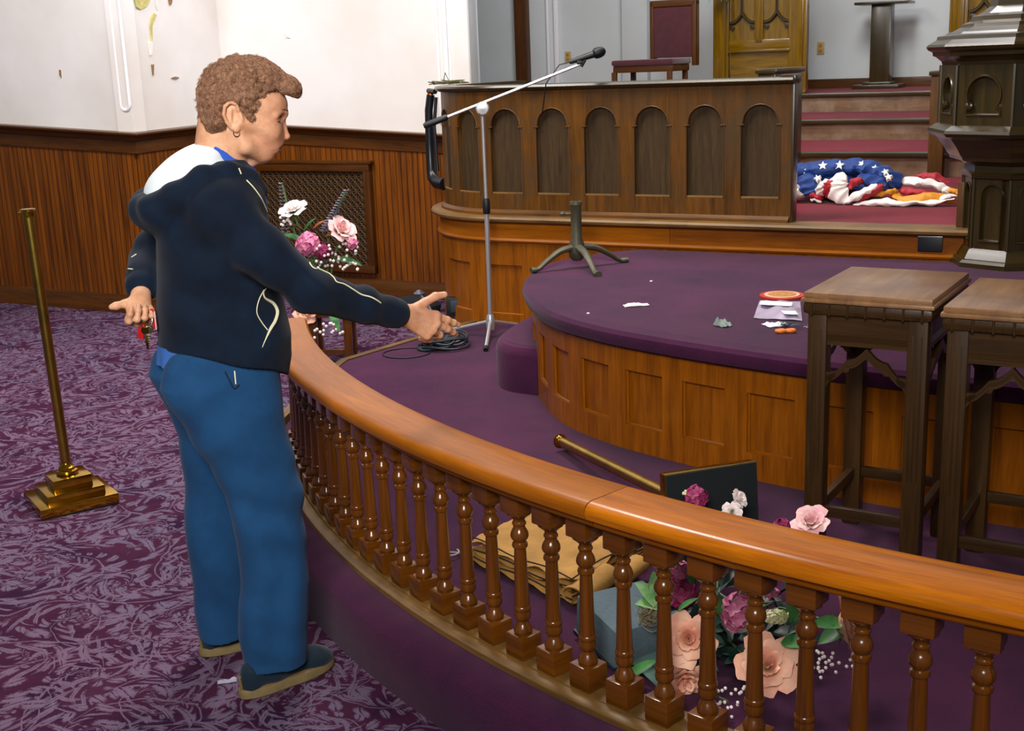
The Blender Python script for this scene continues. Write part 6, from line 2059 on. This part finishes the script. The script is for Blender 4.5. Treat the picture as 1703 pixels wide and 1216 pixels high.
tf = [(Bp(-.10, -.16, .72), dv(.5, 0, -.85), 48, .005, .12), (Bp(-.02, -.17, .56), dv(.85, 0, .5), 50, .005, .14), (Bp(.04, -.19, .22), dv(.97, 0, -.2), 58, .0045, .14), (Bp(.08, -.18, .50), dv(.4, 0, 1), 55, .006, .12), (Bp(.00, -.19, .30), dv(.9, 0, .35), 42, .004, .16), (Bp(0, -.18, .10), dv(.3, 0, 1), 62, .0045, .09), (Bp(-.05, -.17, .66), dv(.7, 0, .7), 36, .004, .15), (Bp(.02, -.17, .75), dv(.5, 0, -.8), 38, .003, .12),
      (Bp(-.07, .09, .2), dv(.8, 0, .6), 45, .004, .15), (Bp(-.07, .09, .5), dv(.7, 0, .7), 40, .004, .15), (Bp(.05, -.16, .40), dv(.95, 0, .2), 60, .003, .12)]
P_, F_ = surfnet(tr, .0048, lambda P, D: fold_fn(P, D, tf))
trousers, Pt = netmesh('trousers', P_, F_, bluepants, woman, None, 1)
trousers['label'] = 'loose blue trousers'

# ---- shoes
soletan = simple('tan_rubber_sole', lin('#7c6a44'), .7, var=.15, scale=40)
shoenavy = cloth('navy_canvas', lin('#10202e'), lin('#1a2d3c'), .8)
def shoe(c, az, L):
    M = BM @ Matrix.Translation((c[0], c[1], 0)) @ Matrix.Rotation(math.radians(az), 4, 'Z')
    up = [Cap(toM(M, (-.025, 0, .052)), toM(M, (.03, 0, .054)), .030, .034, 0), Cap(toM(M, (.03, 0, .045)), toM(M, (L * .62 - .01, .0, .040)), .036, .030, .03), Ell(toM(M, (L * .60, 0, .034)), (.052, .044, .026), np.array(M)[:3, :3], .02), Cap(toM(M, (-.036, 0, .03)), toM(M, (-.034, 0, .07)), .028, .024, .02)]
    P_, F_ = surfnet(up, .004)
    o, _ = netmesh('shoe', P_, F_, shoenavy, woman, None, 1)
    # sole: outline extruded
    mb = MB()
    n = 44
    def out(t, g):
        a = 2 * PI * t
        x = math.cos(a); y = math.sin(a)
        cx = L * .27; hx = L * .53 + g
        wy = .045 + .005 * x + g
        return (cx + hx * x * (1 - .03 * y * y), wy * (abs(y) ** .8) * (1 if y >= 0 else -1) * (1 - .10 * math.exp(-((x + .15) / .3) ** 2)))
    prof = [(0.000, .001), (.003, .004), (.003, .020), (.001, .026), (-.006, .028)]
    vv = []; ff = []
    for g, z in prof:
        for k in range(n):
            x, y = out(k / n, g); zz = z + (.010 * max(0, (x - L * .6) / (L * .25)) ** 2 if z > .0 else 0)
            vv.append(M @ Vector((x, y, zz)))
    for i in range(len(prof) - 1):
        for k in range(n):
            k2 = (k + 1) % n; ff.append([i * n + k, i * n + k2, (i + 1) * n + k2, (i + 1) * n + k])
    ff.append(list(range(n))[::-1]); ff.append([(len(prof) - 1) * n + k for k in range(n)])
    mb.add(vv, ff)
    so = mb.build('sole', soletan); so.parent = o
    mb = MB()
    mb.tube([M @ Vector((-.062 - .001 * k, 0, .028 + .008 * k)) for k in range(5)], [.009, .010, .010, .009, .008], n=8, flat=.5)
    hp2 = mb.build('heel_patch', soletan); hp2.parent = o
    mb = MB()
    for k in range(4):
        x = .085 + .018 * k
        mb.tube([M @ Vector((x, -.020, .066 - .004 * k)), M @ Vector((x + .004, 0, .074 - .004 * k)), M @ Vector((x, .020, .066 - .004 * k))], .0018, n=5)
    for s in (-1, 1):
        mb.tube([M @ Vector((.082, 0, .078)), M @ Vector((.075, s * .012, .084)), M @ Vector((.070, s * .024, .078)), M @ Vector((.080, s * .016, .074)), M @ Vector((.084, 0, .077))], .0014, n=5)
    la = mb.build('shoelace', simple('white_lace', lin('#c4cdd2'), .7)); la.parent = o
    return o
shoe((-.022, -.146), 16, .262)
shoe((-.062, .135), 6, .262)

# ---- piping and pocket trim, laid on the cloth surface along lines seen on the garment
from mathutils.bvhtree import BVHTree
def surf_tree(o):
    me = o.data
    vs_ = [o.matrix_basis @ v.co for v in me.vertices]
    off = Vector(woman.location)
    return BVHTree.FromPolygons([v + off for v in vs_], [list(p.vertices) for p in me.polygons])
def seam_on(tree, pts, r, name, mat, lift=.0006, n=40, wide=None):
    pts = catmull(pts, 4)
    out = []
    for (x, y) in pts:
        d_ = ir * ((x - 851.5) / F_PX) - iu * ((y - 608) / F_PX) + fwd
        hit = tree.ray_cast(Vector((0, 0, CAMH)), d_.normalized())
        if hit[0] is not None: out.append(hit[0] + hit[1] * lift)
    if len(out) < 2: return
    keep = [out[0]]
    for p in out[1:]:
        if (p - keep[-1]).length < .05: keep.append(p)
    mb = MB(); mb.tube(keep, r if wide is None else [float(np.interp(i / (len(keep) - 1), np.linspace(0, 1, len(wide)), wide)) for i in range(len(keep))], n=6)
    part3(mb, name, mat)
tj = surf_tree(hoodie)
seam_on(tj, [(397, 280), (401, 290)], .0016, 'piping', piping)
seam_on(tj, [(410, 300), (423, 314), (436, 333), (447, 357), (459, 368), (467, 379), (478, 398), (487, 413)], .0017, 'piping', piping)
seam_on(tj, [(500, 415), (511, 426), (516, 440), (524, 447), (534, 446), (545, 453), (555, 462), (560, 469), (573, 473), (588, 482), (601, 490), (616, 494), (626, 499), (633, 504)], .0017, 'piping', piping)
seam_on(tj, [(442, 480), (438, 487), (441, 496), (455, 505), (461, 518), (458, 533), (451, 545), (447, 553), (441, 566), (436, 578)], .001, 'pocket_trim', piping, wide=[.0012, .0014, .0026, .004, .0046, .0042, .0040, .0030, .0014, .0008])
seam_on(tj, [(439, 482), (430, 500), (427, 520), (435, 536), (445, 549)], .0014, 'pocket_trim', piping)
seam_on(tj, [(211, 447), (221, 448)], .0015, 'piping', piping)
seam_on(tj, [(219, 428), (227, 423)], .0013, 'piping', piping)
tt_ = surf_tree(trousers)
seam_on(tt_, [(390, 617), (391, 628), (392, 639)], .0018, 'pocket_edge', piping)
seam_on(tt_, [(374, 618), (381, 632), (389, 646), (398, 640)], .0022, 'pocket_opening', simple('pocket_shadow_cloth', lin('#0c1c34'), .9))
# ring and bracelet-like details on the hands
def ringpart(c, axis, r, name):
    M = Vector(axis).normalized().to_track_quat('Z', 'Y').to_matrix().to_4x4(); M.translation = Vector(c)
    mb = MB(); mb.tube([M @ Vector((r * math.cos(a), r * math.sin(a), 0)) for a in np.linspace(0, 2 * PI, 18)], .0015, n=6)
    part3(mb, name, MAT['brass'], 'gold ring')
def fingerpoint(Pf, i, fr, scale_=1):
    mc = [(.088, .030, .0), (.092, .009, .004), (.087, -.012, .003), (.078, -.031, -.001)][i]
    c1 = fr[1]; sp = math.radians(fr[0]); an = math.radians(c1)
    d_ = np.array([math.cos(an) * math.cos(sp), math.cos(an) * math.sin(sp), -math.sin(an)])
    L = [.040, .045, .041, .032][i] * .5
    a = Pf(*(np.array(mc) + d_ * L)); b = Pf(*(np.array(mc) + d_ * (L + .01)))
    return a, b - a
c_, a_ = fingerpoint(PRh, 2, (-3, 30))
ringpart(c_, a_, .0102, 'finger_ring')
c_, a_ = fingerpoint(PLh, 2, (-2, 72))
ringpart(c_, a_, .0088, 'finger_ring')

# ---- keys hanging from the hand behind her back
kp = Vector(PLh(.075, -.012, -.034))
kr = thing('key_ring', kp, 'bunch of keys with red tag on a steel ring hanging from her hand behind her', 'keys')
steel = simple('key_steel', lin('#a9adb4'), .25, 1.0)
rc_ = kp + Vector((0, -.004, -.022))
mb = MB(); mb.tube([rc_ + Vector((.0165 * math.cos(a), .004 * math.sin(a), .0165 * math.sin(a))) for a in np.linspace(0, 2 * PI, 26)], .0014, n=7)
mb.build('ring', steel, kr)
for (dx, rot, mt, L, nm) in ((-.004, -3, MAT['brass'], .046, 'key'), (.003, 6, steel, .040, 'key'), (.008, 14, MAT['brass_dull'], .036, 'key')):
    M = Matrix.Translation(rc_ + Vector((dx, .002 * dx / .004, -.0165))) @ Matrix.Rotation(math.radians(rot), 4, 'Y')
    mb = MB(); mb.lathe([(0, -.0012), (.0095, -.0012), (.0095, .0012), (0, .0012)], M @ Matrix.Translation((0, 0, -.007)) @ Matrix.Rotation(PI / 2, 4, 'X'), 14)
    mb.box((0, 0, -.014 - L / 2), (.0055, .0022, L - .008), M, .0006)
    for k in range(4): mb.box((.0036, 0, -.022 - k * .006), (.003, .002, .003), M, .0003)
    mb.build(nm, mt, kr)
redp = simple('red_plastic', lin('#b3171a'), .35)
mb = MB(); M = Matrix.Translation(rc_ + Vector((-.012, .004, -.006))) @ Matrix.Rotation(math.radians(10), 4, 'Y'); mb.box((0, 0, -.018), (.016, .003, .044), M, .004); mb.build('red_tag', redp, kr)
mb = MB(); M = Matrix.Translation(rc_ + Vector((.019, .004, .012))) @ Matrix.Rotation(math.radians(-4), 4, 'Y'); mb.box((0, 0, -.008), (.012, .003, .050), M, .004); mb.build('red_tag', redp, kr)
mb = MB(); M = Matrix.Translation(rc_ + Vector((.0245, -.001, .010))); mb.box((0, 0, -.010), (.003, .003, .046), M, .001); mb.build('white_strip', simple('white_strip', lin('#d6c4c4'), .5), kr)
